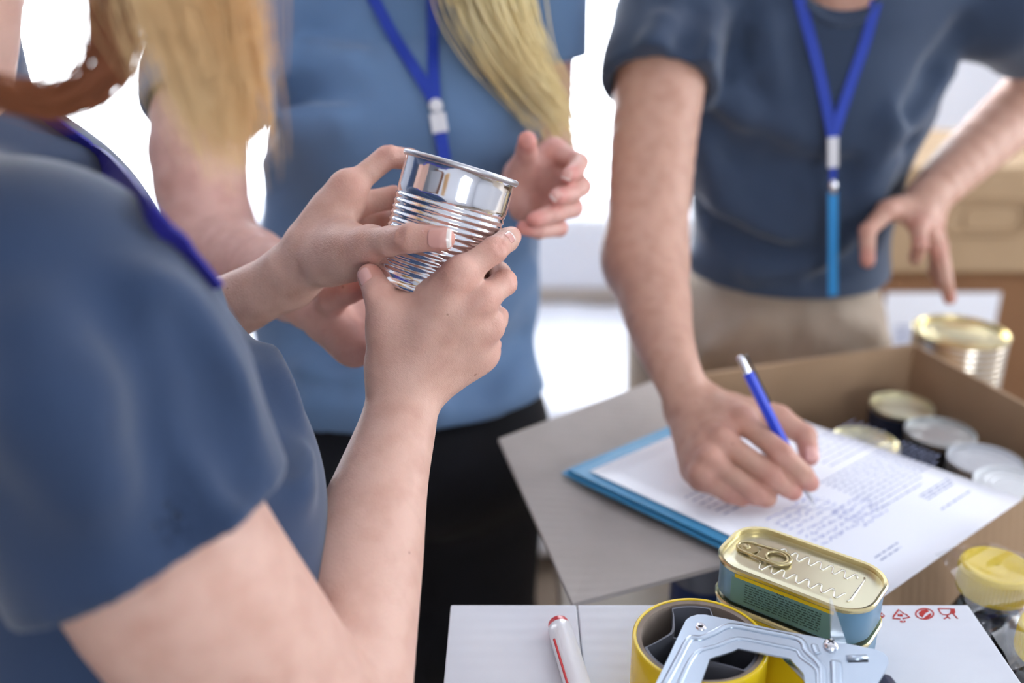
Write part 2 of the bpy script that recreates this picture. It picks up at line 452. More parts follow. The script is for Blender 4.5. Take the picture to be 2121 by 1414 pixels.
def window(name, y, wx0, wx1, wz0, wz1, n):
    e = bpy.data.objects.new(name, None); COL.objects.link(e); e.location = ((wx0 + wx1) / 2, y, wz0); struct(e)
    b = 0.05
    fr = MB(); fr.box(wx0, wx1, y - .03, y + .03, wz0, wz0 + b); fr.box(wx0, wx1, y - .03, y + .03, wz1 - b, wz1)
    fr.box(wx0, wx0 + b, y - .03, y + .03, wz0 + b, wz1 - b); fr.box(wx1 - b, wx1, y - .03, y + .03, wz0 + b, wz1 - b)
    fr.build('window_frame', M_frame, e)
    w = (wx1 - wx0 - b) / n
    for i in range(n):
        x0 = wx0 + b + i * w; x1 = x0 + w - b
        MB().box(x0, x1, y - .003, y + .003, wz0 + b, wz1 - b).build('pane', M_pane, e)
        if i < n - 1: MB().box(x1, x1 + b, y - .025, y + .025, wz0 + b, wz1 - b).build('mullion', M_frame, e)
window('window_1', YF + 0.06, -2.4, 1.0, 0.25, 2.55, 3)
e = bpy.data.objects.new('added_fill_window_right', None); COL.objects.link(e); e.location = (XR + .06, 1.25, .85); struct(e)  # unseen window, added for fill light from the right
m = MB(); m.box(XR + .03, XR + .09, 0.7, 1.8, .85, .9); m.box(XR + .03, XR + .09, 0.7, 1.8, 2.3, 2.35); m.box(XR + .03, XR + .09, 0.7, 0.75, .9, 2.3); m.box(XR + .03, XR + .09, 1.75, 1.8, .9, 2.3)
m.build('window_frame', M_frame, e)
MB().box(XR + .035, XR + .085, 1.225, 1.275, .9, 2.3).build('mullion', M_frame, e)
for y0, y1 in ((0.75, 1.225), (1.275, 1.75)): MB().box(XR + .057, XR + .063, y0, y1, .9, 2.3).build('pane', M_pane, e)
window('added_fill_window_rear', YB - 0.06, 0.5, 1.7, 1.1, 2.2, 2)  # unseen window behind the camera, added as front fill
# sheer curtains hung in front of the back window
M_sheer = mix_transparent('sheer_curtain', (0.95, 0.96, 1, 1), 0.45, 0, 'translucent')
def curtain(x0, x1, label):
    n = int((x1 - x0) / 0.022); v = []; f = []
    for i in range(n + 1):
        x = x0 + (x1 - x0) * i / n; yy = 3.60 + 0.028 * math.sin(i * 0.95) + 0.012 * math.sin(i * 0.37)
        for z in (0.03, 0.9, 1.8, 2.6): v.append((x, yy + 0.006 * math.sin(i * .6 + z * 2), z))
    for i in range(n):
        for k in range(3): f.append((4*i + k, 4*i + 4 + k, 4*i + 5 + k, 4*i + 1 + k))
    o = add('sheer_curtain', mesh('sheer_curtain', v, f), M_sheer); tag(o, label, 'curtain', 'sheer window curtains')
curtain(-2.5, -0.45, 'white sheer curtain in front of the bright window, behind the woman with reddish hair')
curtain(-0.44, 0.70, 'white sheer curtain behind the white sofa')
rod = tag(MB().tube([(-2.6, 3.6, 2.605), (1.2, 3.6, 2.605)], 0.012, 10).build('curtain_rod', M_frame), 'white rod carrying the sheer curtains above the window', 'curtain rod')

# ================================================================== white sofa
sofa = empty('sofa', (-.3, 2.4, 0), 'white upholstered sofa with loose back cushions in front of the window', 'sofa')
M_sofa = mat('white_upholstery', srgb(236, 238, 244), 0.85, bump=('noise', 300, 0.15, 0.001))
M_gap = mat('beige_base_and_gap_shade', srgb(186, 176, 166), 0.9)  # beige of the base, also standing for shade in the cushion gap
def cushion(name, x0, x1, y0, y1, z0, z1, m, parent, puff=0.03):
    me = bpy.data.meshes.new(name); bm = bmesh.new(); bmesh.ops.create_cube(bm, size=1)
    bmesh.ops.subdivide_edges(bm, edges=bm.edges, cuts=7, use_grid_fill=True)
    for v in bm.verts:
        c = v.co * 2
        b = (1 - c.x**4) * (1 - c.y**4) * (1 - c.z**4)
        e = Vector((c.x * (1 - 0.10 * (abs(c.y)**6 + abs(c.z)**6) / 2), c.y * (1 - 0.10 * (abs(c.x)**6 + abs(c.z)**6) / 2), c.z * (1 - 0.16 * (abs(c.x)**6 + abs(c.y)**6) / 2)))
        v.co = Vector(((x0 + x1) / 2 + e.x * (x1 - x0) / 2, (y0 + y1) / 2 + e.y * (y1 - y0) / 2, (z0 + z1) / 2 + e.z * (z1 - z0) / 2 + 0.006 * math.sin(c.x * 7 + c.y * 3)))
    bm.to_mesh(me); bm.free(); me.polygons.foreach_set('use_smooth', np.ones(len(me.polygons), bool))
    return add(name, me, m, parent)
cushion('base', -1.2, 0.60, 1.95, 2.95, 0.05, 0.30, M_sofa, sofa)
cushion('seat_cushion', -1.19, -0.31, 1.93, 2.74, 0.29, 0.455, M_sofa, sofa)
cushion('seat_cushion', -0.30, 0.59, 1.93, 2.74, 0.29, 0.455, M_sofa, sofa)
cushion('back_cushion', -1.18, -0.32, 2.62, 2.92, 0.485, 0.70, M_sofa, sofa)
cushion('back_cushion', -0.31, 0.58, 2.62, 2.92, 0.485, 0.70, M_sofa, sofa)
MB().tube([(-1.17, 2.64, .475), (0.57, 2.64, .475)], .03, 14).build('gap_shade_roll', M_gap, sofa, smooth=True)  # added roll, its beige stands for the shade under the back cushions
MB().box(-1.2, 0.60, 2.9, 3.02, 0.05, 0.55).build('backrest', M_gap, sofa, bevel=0.02)
for x in (-1.12, 0.52):
    for y in (2.02, 2.9): MB().tube([(x, y, 0), (x, y, 0.07)], 0.02, 10).build('leg', M_gap, sofa)

# ================================================================== stacked cartons at the right
def carton(name, x0, x1, y0, y1, z0, z1, m, label, emblem=None, rz=0):
    e = empty(name, ((x0 + x1) / 2, (y0 + y1) / 2, z0), label, 'carton', 'cartons stacked by the wall')
    MB().box(x0, x1, y0, y1, z0, z1 - 0.004).build('body', m, e, bevel=0.004)
    MB().box(x0 + .003, x1 - .003, y0 + .003, (y0 + y1) / 2 - 0.002, z1 - 0.004, z1).build('flap', m, e)
    MB().box(x0 + .003, x1 - .003, (y0 + y1) / 2 + 0.002, y1 - .003, z1 - 0.004, z1).build('flap', m, e)
    return e
c1 = carton('cardboard_carton', 0.70, 1.42, 2.02, 2.42, 0.0, 0.40, M_card3, 'closed brown cardboard carton on the floor, lowest of the stack')
c2 = carton('cardboard_carton', 0.68, 1.40, 2.0, 2.42, 0.40, 0.755, M_card3, 'closed dark brown carton with a white label, middle of the stack')
c3 = carton('cardboard_carton', 0.66, 1.44, 1.98, 2.42, 0.755, 0.975, M_card2, 'pale tan carton with a printed rounded emblem, topmost of the stack')
def rrect(cx, cz, hx, hz, r, n=6):
    out = []
    for sx, sz, a0 in ((1, 1, 0), (-1, 1, 90), (-1, -1, 180), (1, -1, 270)):
        for k in range(n + 1):
            a = math.radians(a0 + 90 * k / n); out.append((cx + sx * (hx - r) + r * math.cos(a), cz + sz * (hz - r) + r * math.sin(a)))
    return out
pa, pb = Wy(1975, 412, 1.98), Wy(2110, 490, 1.98)
cxm, czm = (pa[0] + pb[0]) / 2, (pa[2] + pb[2]) / 2
M_em = mat('tan_print', srgb(150, 122, 92), 0.9)
MB().tube([V3(x, 1.9795, z) for x, z in rrect(cxm, czm, 0.085, 0.038, 0.03)], 0.003, 6, closed=True).build('printed_emblem', M_em, c3)
MB().tube([V3(x, 1.9795, z) for x, z in rrect(cxm + .012, czm, 0.058, 0.026, 0.02)], 0.002, 6, closed=True).build('printed_emblem', M_em, c3)
q0, q1 = Wy(1835, 605, 2.0), Wy(2050, 720, 2.0)
lab = MB().box(q0[0], q1[0], 1.9965, 1.9985, q1[2], q0[2]).build('white_label', M_paper, c2)
m = MB()
for k in range(5):
    zz = q1[2] + 0.012 + k * 0.009; m.box(q0[0] + .03, q0[0] + .06 + .02 * (k % 3), 1.9955, 1.9963, zz, zz + .004)
m.build('label_print', M_ink_grey, c2)['kind'] = 'stuff'

# ================================================================== table
table = empty('table', (0.62, 0.76, 0), 'pale wooden table under the cardboard boxes', 'table')
M_tab = mat('pale_wood', srgb(176, 160, 142), 0.5, noise=(6, 0), col2=srgb(160, 144, 126))
MB().box(0.05, 1.35, 0.22, 1.30, 0.715, 0.75).build('tabletop', M_tab, table, bevel=0.004)
for x in (0.10, 1.29):
    for y in (0.27, 1.24): MB().box(x - .025, x + .025, y - .025, y + .025, 0, 0.716).build('leg', M_tab, table, bevel=0.003)
MB().box(0.10, 1.29, 0.262, 0.282, 0.64, 0.716).build('apron', M_tab, table)
MB().box(0.10, 1.29, 1.232, 1.252, 0.64, 0.716).build('apron', M_tab, table)

# ================================================================== white box in front
ZW = 0.95
pl, pr_ = Wz(932, 1255, ZW), Wz(2003, 1247, ZW)
wx0, wx1, wy1 = pl[0], pr_[0], (pl[1] + pr_[1]) / 2; wy0 = 0.30
wbox = empty('white_box', ((wx0 + wx1) / 2, (wy0 + wy1) / 2, 0.75), 'white corrugated cardboard box with red print, under the tape dispenser and tins', 'box')
MB().box(wx0, wx1, wy0, wy1, 0.75, ZW - 0.0035).build('body', M_wbox, wbox, bevel=0.002)
sx = Wz(1195, 1250, ZW)[0]
# the closing panels of the top, with a joint between them
MB().box(wx0 + .0005, sx - 0.0004, wy0, wy1 - .0005, ZW - 0.0035, ZW).build('top_flap', M_wbox, wbox, bevel=0.001)
MB().box(sx + 0.0004, wx1 - .0005, wy0, wy1 - .0005, ZW - 0.0035, ZW).build('top_flap', M_wbox, wbox, bevel=0.001)
# printed marks: they lie on the top panel
def on_top(px, py, z=ZW + 0.0002): return Wz(px, py, z)
def print_lines(name, paths, w, closed=False, fills=()):
    m = MB()
    for path in paths:
        pts = [on_top(*p) for p in path]
        m.ribbon(pts, [np.cross(V3(0, 0, 1), unit(pts[min(i+1, len(pts)-1)] - pts[max(i-1, 0)])) for i in range(len(pts))], w, 0.0003)
    for fl in fills: m.prism([on_top(*p) for p in fl], V3(0, 0, 1), 0.0003)
    return m.build(name, M_ink_red, wbox)
# crop at 4.235x from (1780,1080)
q = lambda pts: [(1780 + x / 4.235, 1080 + y / 4.235) for x, y in pts]
print_lines('printed_glass_and_fork', [q([(692, 762), (802, 762), (800, 805), (775, 818), (735, 815), (712, 800), (692, 762)]),
    q([(768, 818), (775, 835), (742, 852)]), q([(770, 830), (795, 850)]),
    q([(806, 762), (812, 800), (830, 815), (862, 850)]), q([(832, 762), (836, 795), (824, 808)]), q([(819, 762), (824, 800)])], 0.0009)
circ = lambda cx, cy, rx, ry, a0=0, a1=360, n=22: [(cx + rx * math.cos(math.radians(a0 + (a1 - a0) * k / n)), cy + ry * math.sin(math.radians(a0 + (a1 - a0) * k / n))) for k in range(n + 1)]
print_lines('printed_ring_mark', [q(circ(572, 808, 78, 46))], 0.0010,
    fills=[q([(520, 800), (545, 775), (590, 768), (612, 785), (580, 800), (555, 838), (530, 825)]), q([(556, 850), (600, 848), (630, 825), (628, 800), (606, 812), (585, 828)])])
print_lines('printed_recycling_triangle', [q([(300, 830), (345, 770), (395, 810)]), q([(405, 808), (440, 838), (380, 850)]), q([(360, 852), (292, 848), (300, 832)]),
    q([(335, 815), (350, 812), (340, 828), (352, 826)]), q([(362, 814), (374, 814), (374, 828), (362, 828), (362, 814)]),
    q([(362, 870), (362, 880)]), q([(374, 870), (374, 880), (384, 878)]), q([(390, 870), (402, 872), (392, 880)])], 0.0011)
print_lines('printed_box_mark', [q([(168, 830), (196, 800), (220, 825), (190, 850), (168, 830)]), q([(180, 822), (204, 838)]), q([(176, 858), (190, 862)])], 0.0009)

# ================================================================== brown box of cans
ZR = 0.93; ZB = 0.752; T = 0.005
U = unit(V3(.342, .112, 0)); Vv = V3(U[1], -U[0], 0)
FRc = V3(.505, 1.157, 0); BW, BD = 0.36, 0.345
FLc = FRc - U * BW; NLc = FLc + Vv * BD; NRc = FRc + Vv * BD
def bp(u, v, z): return FLc + U * u + Vv * v + V3(0, 0, z)
bbox = empty('cardboard_box', tuple(bp(BW/2, BD/2, ZB)), 'open brown cardboard box holding food cans, flaps folded outward', 'box')
def wallpiece(name, u0, u1, v0, v1, z0, z1, m=M_card):
    return MB().quadbox_([bp(u0,v0,z0), bp(u1,v0,z0), bp(u1,v1,z0), bp(u0,v1,z0), bp(u0,v0,z1), bp(u1,v0,z1), bp(u1,v1,z1), bp(u0,v1,z1)]).build(name, m, bbox)
MB.quadbox_ = lambda s, c: (s.quadbox(c), s)[1]
wallpiece('bottom', 0, BW, 0, BD, ZB - .001, ZB + T)
wallpiece('side_panel', 0, BW, 0, T, ZB, ZR)
wallpiece('side_panel', 0, BW, BD - T, BD, ZB, ZR)
wallpiece('side_panel', 0, T, T, BD - T, ZB, ZR)
wallpiece('side_panel', BW - T, BW, T, BD - T, ZB, ZR)
def flap_piece(quad, m=M_flap, t=0.0045):
    quad = [np.asarray(p) for p in quad]; n = unit(np.cross(quad[1] - quad[0], quad[3] - quad[0]))
    if n[2] < 0: n = -n
    return MB().slab(quad, n, t).build('flap', m, bbox)
# left flap, folded out flat, corners seen in the photograph
flap_piece([bp(0.002, 0.0, ZR), Wz(1033, 908, ZR + 0.004), Wz(1186, 1249, ZR - 0.012), bp(0.002, BD - .005, ZR)], M_flap)
# near flap hangs down the outside
flap_piece([bp(0.004, BD, ZR), bp(0.004, BD + 0.035, ZR - 0.13), bp(BW - .004, BD + 0.035, ZR - 0.13), bp(BW - .004, BD, ZR)], M_card)
# right flap folded down outside
flap_piece([bp(BW, 0.01, ZR), bp(BW + 0.012, 0.02, ZR - 0.15), bp(BW + .012, BD - 0.02, ZR - 0.15), bp(BW, BD - 0.01, ZR)], M_card)

# ------------------------------------------------------------------ cans
def can_profile_lid(r, h, rec=0.004, rings=2):
    p = [(r * 0.985, 0.0), (r * 1.0, 0.0015), (r * 1.0, 0.003), (r * 0.975, 0.0042)]
    p += [(r * 0.975, h - 0.0042), (r, h - 0.003), (r, h - 0.0004), (r * 0.985, h), (r * 0.965, h - 0.0004), (r * 0.955, h - rec)]
    p += [(r * 0.90, h - rec - .0006), (r * 0.86, h - rec)]
    for k in range(rings):
        q_ = 0.78 - k * 0.17
        p += [(r * q_, h - rec), (r * (q_ - .02), h - rec + 0.0009), (r * (q_ - .06), h - rec + 0.0009), (r * (q_ - .08), h - rec)]
    p += [(0.0005, h - rec)]
    return p
def split_can(name, c, r, h, m_side, m_lid, label, grp, label_band=None):
    e = empty(name, c, label, 'can', grp)
    c = np.asarray(c, float); P = can_profile_lid(r, h)
    MB().lathe([(0.0005, 0)] + P[:5], c, 48).build('body', m_side, e, angle=40)
    MB().lathe(P[4:], c, 48).build('lid', m_lid, e, angle=40)
    if label_band: MB().lathe([(r * 0.978, 0.006), (r * 0.98, 0.007), (r * 0.98, h - 0.007), (r * 0.978, h - 0.006)], c, 48).build('paper_label', label_band, e, angle=40)
    return e
M_dlabel = mat('dark_can_label', srgb(40, 42, 46), 0.5)
M_blabel = mat('navy_can_label', srgb(34, 44, 66), 0.5)
M_greylid = mat('grey_tin_lid', srgb(190, 192, 190), 0.35, metal=0.9)
M_whitelid = mat('white_lacquered_lid', srgb(206, 208, 212), 0.45, metal=0.3)
zc = ZB + T
def boxcan(px, py, d, r, ms, ml, lab_, band):
    p = W(px, py, d); return split_can('food_can', (p[0], p[1], zc), r, p[2] - zc, ms, ml, lab_, 'food cans in the brown box', band)
boxcan(1868, 838, 1.17, .0365, M_steelrim, M_goldlid, 'gold-lidded can with a dark label against the far side of the brown box', M_blabel)
boxcan(1948, 893, 1.09, .0375, M_steelrim, M_greylid, 'dark-labelled can with a silver lid between the gold-lidded and grey-lidded cans', M_dlabel)
boxcan(2042, 952, 1.025, .0375, M_steelrim, M_whitelid, 'can with a ribbed grey lid next to the white-lidded can in the brown box', None)
boxcan(2105, 1003, 0.945, .038, M_steelrim, mat('white_lid', srgb(226, 228, 230), 0.4, metal=0.15), 'can with a plain white lid partly under the sheet of paper', None)
boxcan(1790, 915, 1.08, .0375, M_steelrim, M_goldlid, 'can mostly hidden under the far edge of the paper', M_dlabel)
bc = W(1990, 690, 1.285)
big = split_can('large_can', (bc[0], bc[1], 0.75), 0.0595, bc[2] - 0.75 + 0.004, mat('lined_tinplate', srgb(210, 200, 186), 0.2, metal=1.0, bump=('wavez', 40, 0.5, 0.002)), M_gold, 'large gold-topped tin can standing behind the brown box', None)

# ------------------------------------------------------------------ clip folder, paper, print
ZP = ZR + 0.009
def PP(px, py, z=ZP): return Wz(px, py, z)
pL, pN, pR = PP(1222, 975), PP(1812, 1247), PP(2119, 1032)
pT = pL + pR - pN
def on_paper(s, t, dz=0.0003):
    """s along the short side (text direction, pN->pR), t along the long side (from pN towards pL)"""
    p = pN + (pR - pN) * s + (pL - pN) * t; h = 0.010 * max(0, (s - .72)) ** 1.5 - 0.0
    return p + V3(0, 0, dz)
folder = empty('clip_folder', tuple((pL + pR) / 2 - V3(0, 0, .008)), 'light blue folder lying across the open brown box, under the paper', 'folder')
M_folder = mat('light_blue_folder', srgb(70, 150, 196), 0.5)
M_folder_d = mat('folder_edge', srgb(46, 112, 160), 0.5)
fd = unit(pL - pN); fs = unit(pR - pN)
f0 = Wz(1175, 976, ZP - .004)
fq = [f0, f0 - fd * 0.285, f0 - fd * 0.285 + fs * 0.215, f0 + fs * 0.215]
MB().slab([p + V3(0, 0, 0.0025) for p in fq], V3(0, 0, 1), 0.0018).build('front_cover', M_folder, folder)
MB().slab([p + V3(0, 0, -.0012) + fd * 0.004 - fs * .003 for p in fq], V3(0, 0, 1), 0.0022).build('back_cover', M_folder, folder)
MB().tube([fq[0] - fd * .002 - fs * 0.0, fq[3] - fd * .002], 0.0030, 10).build('spine', M_folder, folder, angle=40)
paper = empty('paper_sheet', tuple((pL + pR) / 2), 'white printed sheet with handwriting, lying on the blue folder', 'paper')
v = []; f = []; n = 12
for i in range(n + 1):
    for j in range(n + 1): v.append(on_paper(i / n, j / n, 0.0))
for i in range(n):
    for j in range(n): f.append((i*(n+1)+j, (i+1)*(n+1)+j, (i+1)*(n+1)+j+1, i*(n+1)+j+1))
v += [p - V3(0, 0, 0.0006) for p in v]; k = (n+1)**2
f += [tuple(a + k for a in reversed(q_)) for q_ in list(f)]
def ring_idx():
    r = [(i, 0) for i in range(n)] + [(n, j) for j in range(n)] + [(i, n) for i in range(n, 0, -1)] + [(0, j) for j in range(n, 0, -1)]
    return [i*(n+1)+j for i, j in r]
ri = ring_idx(); f += [(ri[a], ri[(a+1) % len(ri)] , ri[(a+1) % len(ri)] + k, ri[a] + k) for a in range(len(ri))]
add('sheet', mesh('sheet', v, f), M_paper, paper)
def print_rows(rows, th, seed, jitter=0.0):
    rs = random.Random(seed); m = MB()
    for t, s0, s1 in rows:
        s = s0
        while s < s1:
            w = rs.uniform(0.012, 0.045); e = min(s + w, s1)
            a, b = on_paper(s, t), on_paper(e, t); dt = unit(pL - pN) * th / 2
            if jitter:
                pts = []; kk = max(3, int((e - s) * 160))
                for i in range(kk): pts.append(on_paper(s + (e - s) * i / (kk - 1), t + rs.uniform(-jitter, jitter)))
                m.ribbon(pts, [V3(0, 0, 1).copy() * 0 + np.cross(V3(0, 0, 1), unit(pts[min(i+1, kk-1)] - pts[max(i-1, 0)])) for i in range(kk)], 0.0006, 0.0002)
            else:
                m.slab([a - dt, b - dt, b + dt, a + dt], V3(0, 0, 1), 0.0002)
            s = e + rs.uniform(0.008, 0.014)
    return m
def st_of(px, py):
    q_ = PP(px, py) - pN; A = np.array([[(pR - pN)[0], (pL - pN)[0]], [(pR - pN)[1], (pL - pN)[1]]]); return np.linalg.solve(A, q_[:2])
def block(p0, p1, p2, n):
    """n rows between two start points p0 -> p2; p1 = where the first row ends"""
    (s0, t0), (s1, _), (_, t2) = st_of(*p0), st_of(*p1), st_of(*p2)
    return [(t0 + (t2 - t0) * k / max(n - 1, 1), s0, s1 - (.12 * (s1 - s0) if k == n - 1 else 0)) for k in range(n)]
rows = block((1640, 935), (1800, 880), (1700, 975), 6) + block((1700, 1000), (1905, 925), (1790, 1045), 9) + block((1800, 1052), (1915, 990), (1812, 1060), 2)
rows += block((1905, 1028), (1965, 992), (1918, 1036), 3) + block((1950, 1055), (2016, 1012), (1950, 1055), 1) + block((1812, 1155), (1862, 1125), (1820, 1163), 2)
rows += block((1420, 1030), (1500, 990), (1500, 1065), 6)
print_rows(rows, 0.0012, 3).build('printed_text', M_ink_grey, paper)['kind'] = 'stuff'
hrows = block((1590, 1078), (1700, 1030), (1690, 1135), 8) + block((1720, 1062), (1790, 1030), (1780, 1092), 5)
print_rows(hrows, 0, 5, 0.008).build('handwriting', M_ink_blue, paper)['kind'] = 'stuff'

# ------------------------------------------------------------------ stacked tins
ZT = ZW + 0.060
ta, tb = Wz(1572, 1083, ZT), Wz(1800, 1163, ZT); tX = unit(tb - ta); tY = V3(-tX[1], tX[0], 0)
tc_ = Wz(1660, 1170, ZT); HX, HY, CR = 0.054, 0.0305, 0.022
def rr3(hx, hy, r, z, n=10, c=None):
    return [ (tc_ if c is None else c) * V3(1, 1, 0) + tX * x + tY * y + V3(0, 0, z) for x, y in rrect(0, 0, hx, hy, r, n)]
def loft(rings, name, m, parent, cap0=True, cap1=True, angle=45):
    mb = MB(); k = len(rings[0]); 
    for r in rings: mb.v += [tuple(p) for p in r]
    for i in range(len(rings) - 1):
        for a in range(k):
            b = (a + 1) % k; mb.f.append((i*k + a, i*k + b, (i+1)*k + b, (i+1)*k + a))
    if cap0: mb.f.append(tuple(range(k - 1, -1, -1)))
    if cap1: mb.f.append(tuple((len(rings) - 1) * k + a for a in range(k)))
    return mb.build(name, m, parent, angle=angle)
M_tinside = mat('blue_tin_print', srgb(112, 150, 176), 0.32, metal=0.25, noise=(24, 0), col2=srgb(100, 140, 166))
M_tinpanel = mat('green_tin_panel', srgb(98, 134, 142), 0.4, metal=0.1, noise=(30, 0), col2=srgb(92, 130, 128))
M_tinyellow = mat('yellow_tin_band', srgb(206, 178, 36), 0.35, metal=0.2)
M_tinink = mat('dark_green_print', srgb(54, 82, 82), 0.6)
def tin(z0, top, label):
    e = empty('fish_tin', (tc_[0], tc_[1], z0), label, 'tin', 'rectangular fish tins on the white box')
    h = 0.030; z1 = z0 + h
    s = 0.0014
    loft([rr3(HX - .004, HY - .004, CR - .004, z0), rr3(HX - s, HY - s, CR - s, z0 + .003), rr3(HX - s, HY - s, CR - s, z1 - .003)], 'body', M_tinside, e, True, False)
    loft([rr3(HX - s, HY - s, CR - s, z1 - .0045), rr3(HX, HY, CR, z1 - .0035), rr3(HX + .0003, HY + .0003, CR, z1 - .001), rr3(HX - .0005, HY - .0005, CR - .0005, z1),
          rr3(HX - .0022, HY - .0022, CR - .002, z1 - .0006), rr3(HX - .0028, HY - .0028, CR - .003, z1 - .004)], 'rim', M_gold, e, False, False)
    lid = loft([rr3(HX - .0026, HY - .0026, CR - .003, z1 - .0039), rr3(HX - .006, HY - .006, CR - .006, z1 - .0041), rr3(HX - .0072, HY - .0072, CR - .007, z1 - .0034), rr3(HX - .012, HY - .012, CR - .012, z1 - .0034)], 'lid', M_goldlid, e, False, True)
    zl = z1 - .0034
    L3 = lambda x, y, z=zl: tc_ * V3(1, 1, 0) + tX * x + tY * y + V3(0, 0, z)
    # printed side panel and yellow band on the near long side
    n0 = -tY
    pan = lambda x0, x1, za, zb, off: [L3(x0, -(HY - s) - off, za), L3(x1, -(HY - s) - off, za), L3(x1, -(HY - s) - off, zb), L3(x0, -(HY - s) - off, zb)]
    pn = MB().slab(pan(-.036, .0335, z0 + .0035, z1 - .0072, .0004), n0, .0003).build('label_panel', M_tinpanel, e)
    MB().slab(pan(-.034, .034, z1 - .0072, z1 - .0046, .0006), n0, .0004).build('yellow_band', M_tinyellow, e)
    mb = MB(); rs = random.Random(5)
    for k in range(8):
        x = -.026
        zz = z0 + .0195 - k * .0019
        while x < .026:
            w = rs.uniform(.0012, .0042); mb.slab(pan(x, min(x + w, .0265), zz, zz + .0007, .0007), n0, .0002); x += w + .0011
    zq = z0 + .0222
    mb.ribbon([L3(-.004 + i * .0011, -(HY - s) - .0007, zq + .0005 * (-1) ** i) for i in range(6)], V3(0, 0, 1), .0006, .0002)
    mb.build('printed_text', M_tinink, pn)['kind'] = 'stuff'
    if top:
        # embossed meanders and bracket, their highlights painted in pale; pull ring
        wave = lambda y0, x0, x1, n, ph: [L3(x0 + (x1 - x0) * i / n, y0 + .0040 * math.tanh(2 * math.sin(ph + i * 0.785)), zl) for i in range(n + 1)]
        MB().tube(spline(wave(.0120, -.020, .034, 52, 0), 2), .0008, 6).build('embossed_line', mat('embossing_highlight', srgb(246, 243, 228), 0.14, metal=0.9), lid, smooth=True)
        MB().tube(spline(wave(-.0125, -.026, .034, 56, 1.6), 2), .0008, 6).build('embossed_line', mat('embossing_highlight', srgb(246, 243, 228), 0.14, metal=0.9), lid, smooth=True)
        MB().tube([L3(.0375, -.016), L3(.0385, -.013), L3(.0385, .013), L3(.0375, .016)], .0009, 6).build('embossed_line', mat('embossing_highlight', srgb(246, 243, 228), 0.14, metal=0.9), lid, smooth=True)
        ring = empty  # the pull tab: frame round two eyes
        zt = zl + .0016
        oval = lambda cx, rx, ry, n=28, z=zt: [L3(cx + rx * math.cos(2 * math.pi * k / n), .0005 + ry * math.sin(2 * math.pi * k / n), z) for k in range(n)]
        M_tab_ = mat('tab_metal', srgb(196, 182, 140), 0.28, metal=0.95)
        out = [L3(-.0395 + .0065 * math.cos(a), .0005 + .0065 * math.sin(a), zt) for a in np.linspace(math.pi / 2, 1.5 * math.pi, 12)] + \
              [L3(-.0165 + .0085 * math.cos(a), .0005 + .0085 * math.sin(a), zt + .0006) for a in np.linspace(-math.pi / 2, math.pi / 2, 14)]
        tb_ = MB().tube(out, .0011, 8, closed=True).build('pull_tab', M_tab_, e, smooth=True)
        MB().tube(oval(-.0175, .0072, .0066, z=zt + .0004), .0010, 8, closed=True).build('tab_ring', M_tab_, tb_, smooth=True)
        MB().prism([p for p in oval(-.0375, .0062, .0055, 20, zt)], V3(0, 0, 1), .0012).build('tab_nose', M_tab_, tb_)
        MB().prism([L3(-.030, -.0045, zt), L3(-.024, -.006, zt), L3(-.024, .007, zt), L3(-.030, .0055, zt)], V3(0, 0, 1), .0012).build('tab_neck', M_tab_, tb_)
        MB().lathe([(.0001, .0012), (.0022, .0010), (.0026, 0), (.0028, -.0012)], L3(-.0395, .0005, zt + .0002), 16).build('rivet', M_tab_, tb_, smooth=True)
    return e
tin(ZW, False, 'lower blue and green fish tin resting directly on the white box')
tin(ZW + .030, True, 'upper fish tin with a gold pull-ring lid, stacked on another tin')

# ------------------------------------------------------------------ tape dispenser
ZTP = ZW + 0.050
disp = empty('tape_dispenser', tuple(Wz(1450, 1320, ZW)), 'tape dispenser with a sheet-metal frame and yellow tape roll, on the white box', 'tape dispenser')
tc2 = Wz(1450, 1322, ZTP); e1, e2 = Wz(1311, 1322, ZTP), Wz(1590, 1322, ZTP); RO = (e2[0] - e1[0]) / 2
M_tape = mat('yellow_tape', srgb(232, 200, 30), 0.25, coat=0.5)
M_core = mat('grey_cardboard_core', srgb(150, 136, 124), 0.9, noise=(60, 0), col2=srgb(132, 118, 106))
M_hub = mat('grey_hub_plastic', srgb(112, 114, 124), 0.45)
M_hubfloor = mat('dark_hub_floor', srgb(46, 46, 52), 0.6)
c0 = tc2 * V3(1, 1, 0) + V3(0, 0, ZW)
HT = ZTP - ZW
roll = MB().lathe([(RO - .0022, .0005), (RO, .001), (RO, HT - .001), (RO - .0008, HT), (RO - .0024, HT), (RO - .0026, HT - .001), (RO - .0026, .0005), (RO - .0022, .0005)], c0, 72).build('tape_roll', M_tape, disp, angle=40)
MB().lathe([(RO - .0026, .001), (RO - .0026, HT - .0006), (RO - .0055, HT - .0010), (RO - .0058, HT - .002), (RO - .0058, .001), (RO - .0026, .001)], c0, 72).build('cardboard_core', M_core, roll, angle=40)
RH_ = RO - .0060
def hubcurve(r_off):
    pts = []
    for k in range(3):
        a0 = math.radians(90 + 120 * k)
        for a in np.linspace(-0.36, 0.36, 9): pts.append((RH_ + r_off, a0 + a))
        for t_ in np.linspace(0.08, 0.92, 11):
            a = a0 + 0.36 + (math.radians(120) - 0.72) * t_
            pts.append((RH_ - 0.0165 * math.sin(math.pi * t_) ** 0.62 + r_off, a))
    return [c0 + V3(r * math.cos(a), r * math.sin(a), 0) for r, a in pts]
oc, ic = hubcurve(-.0002), hubcurve(-.0019)
hub = loft([[p + V3(0, 0, .004) for p in oc], [p + V3(0, 0, HT - .002) for p in oc], [p + V3(0, 0, HT - .002) for p in ic], [p + V3(0, 0, .006) for p in ic]], 'hub', M_hub, disp, False, False, 35)
MB().prism([p + V3(0, 0, .0065) for p in oc], V3(0, 0, 1), .004).build('hub_floor', M_hubfloor, hub)
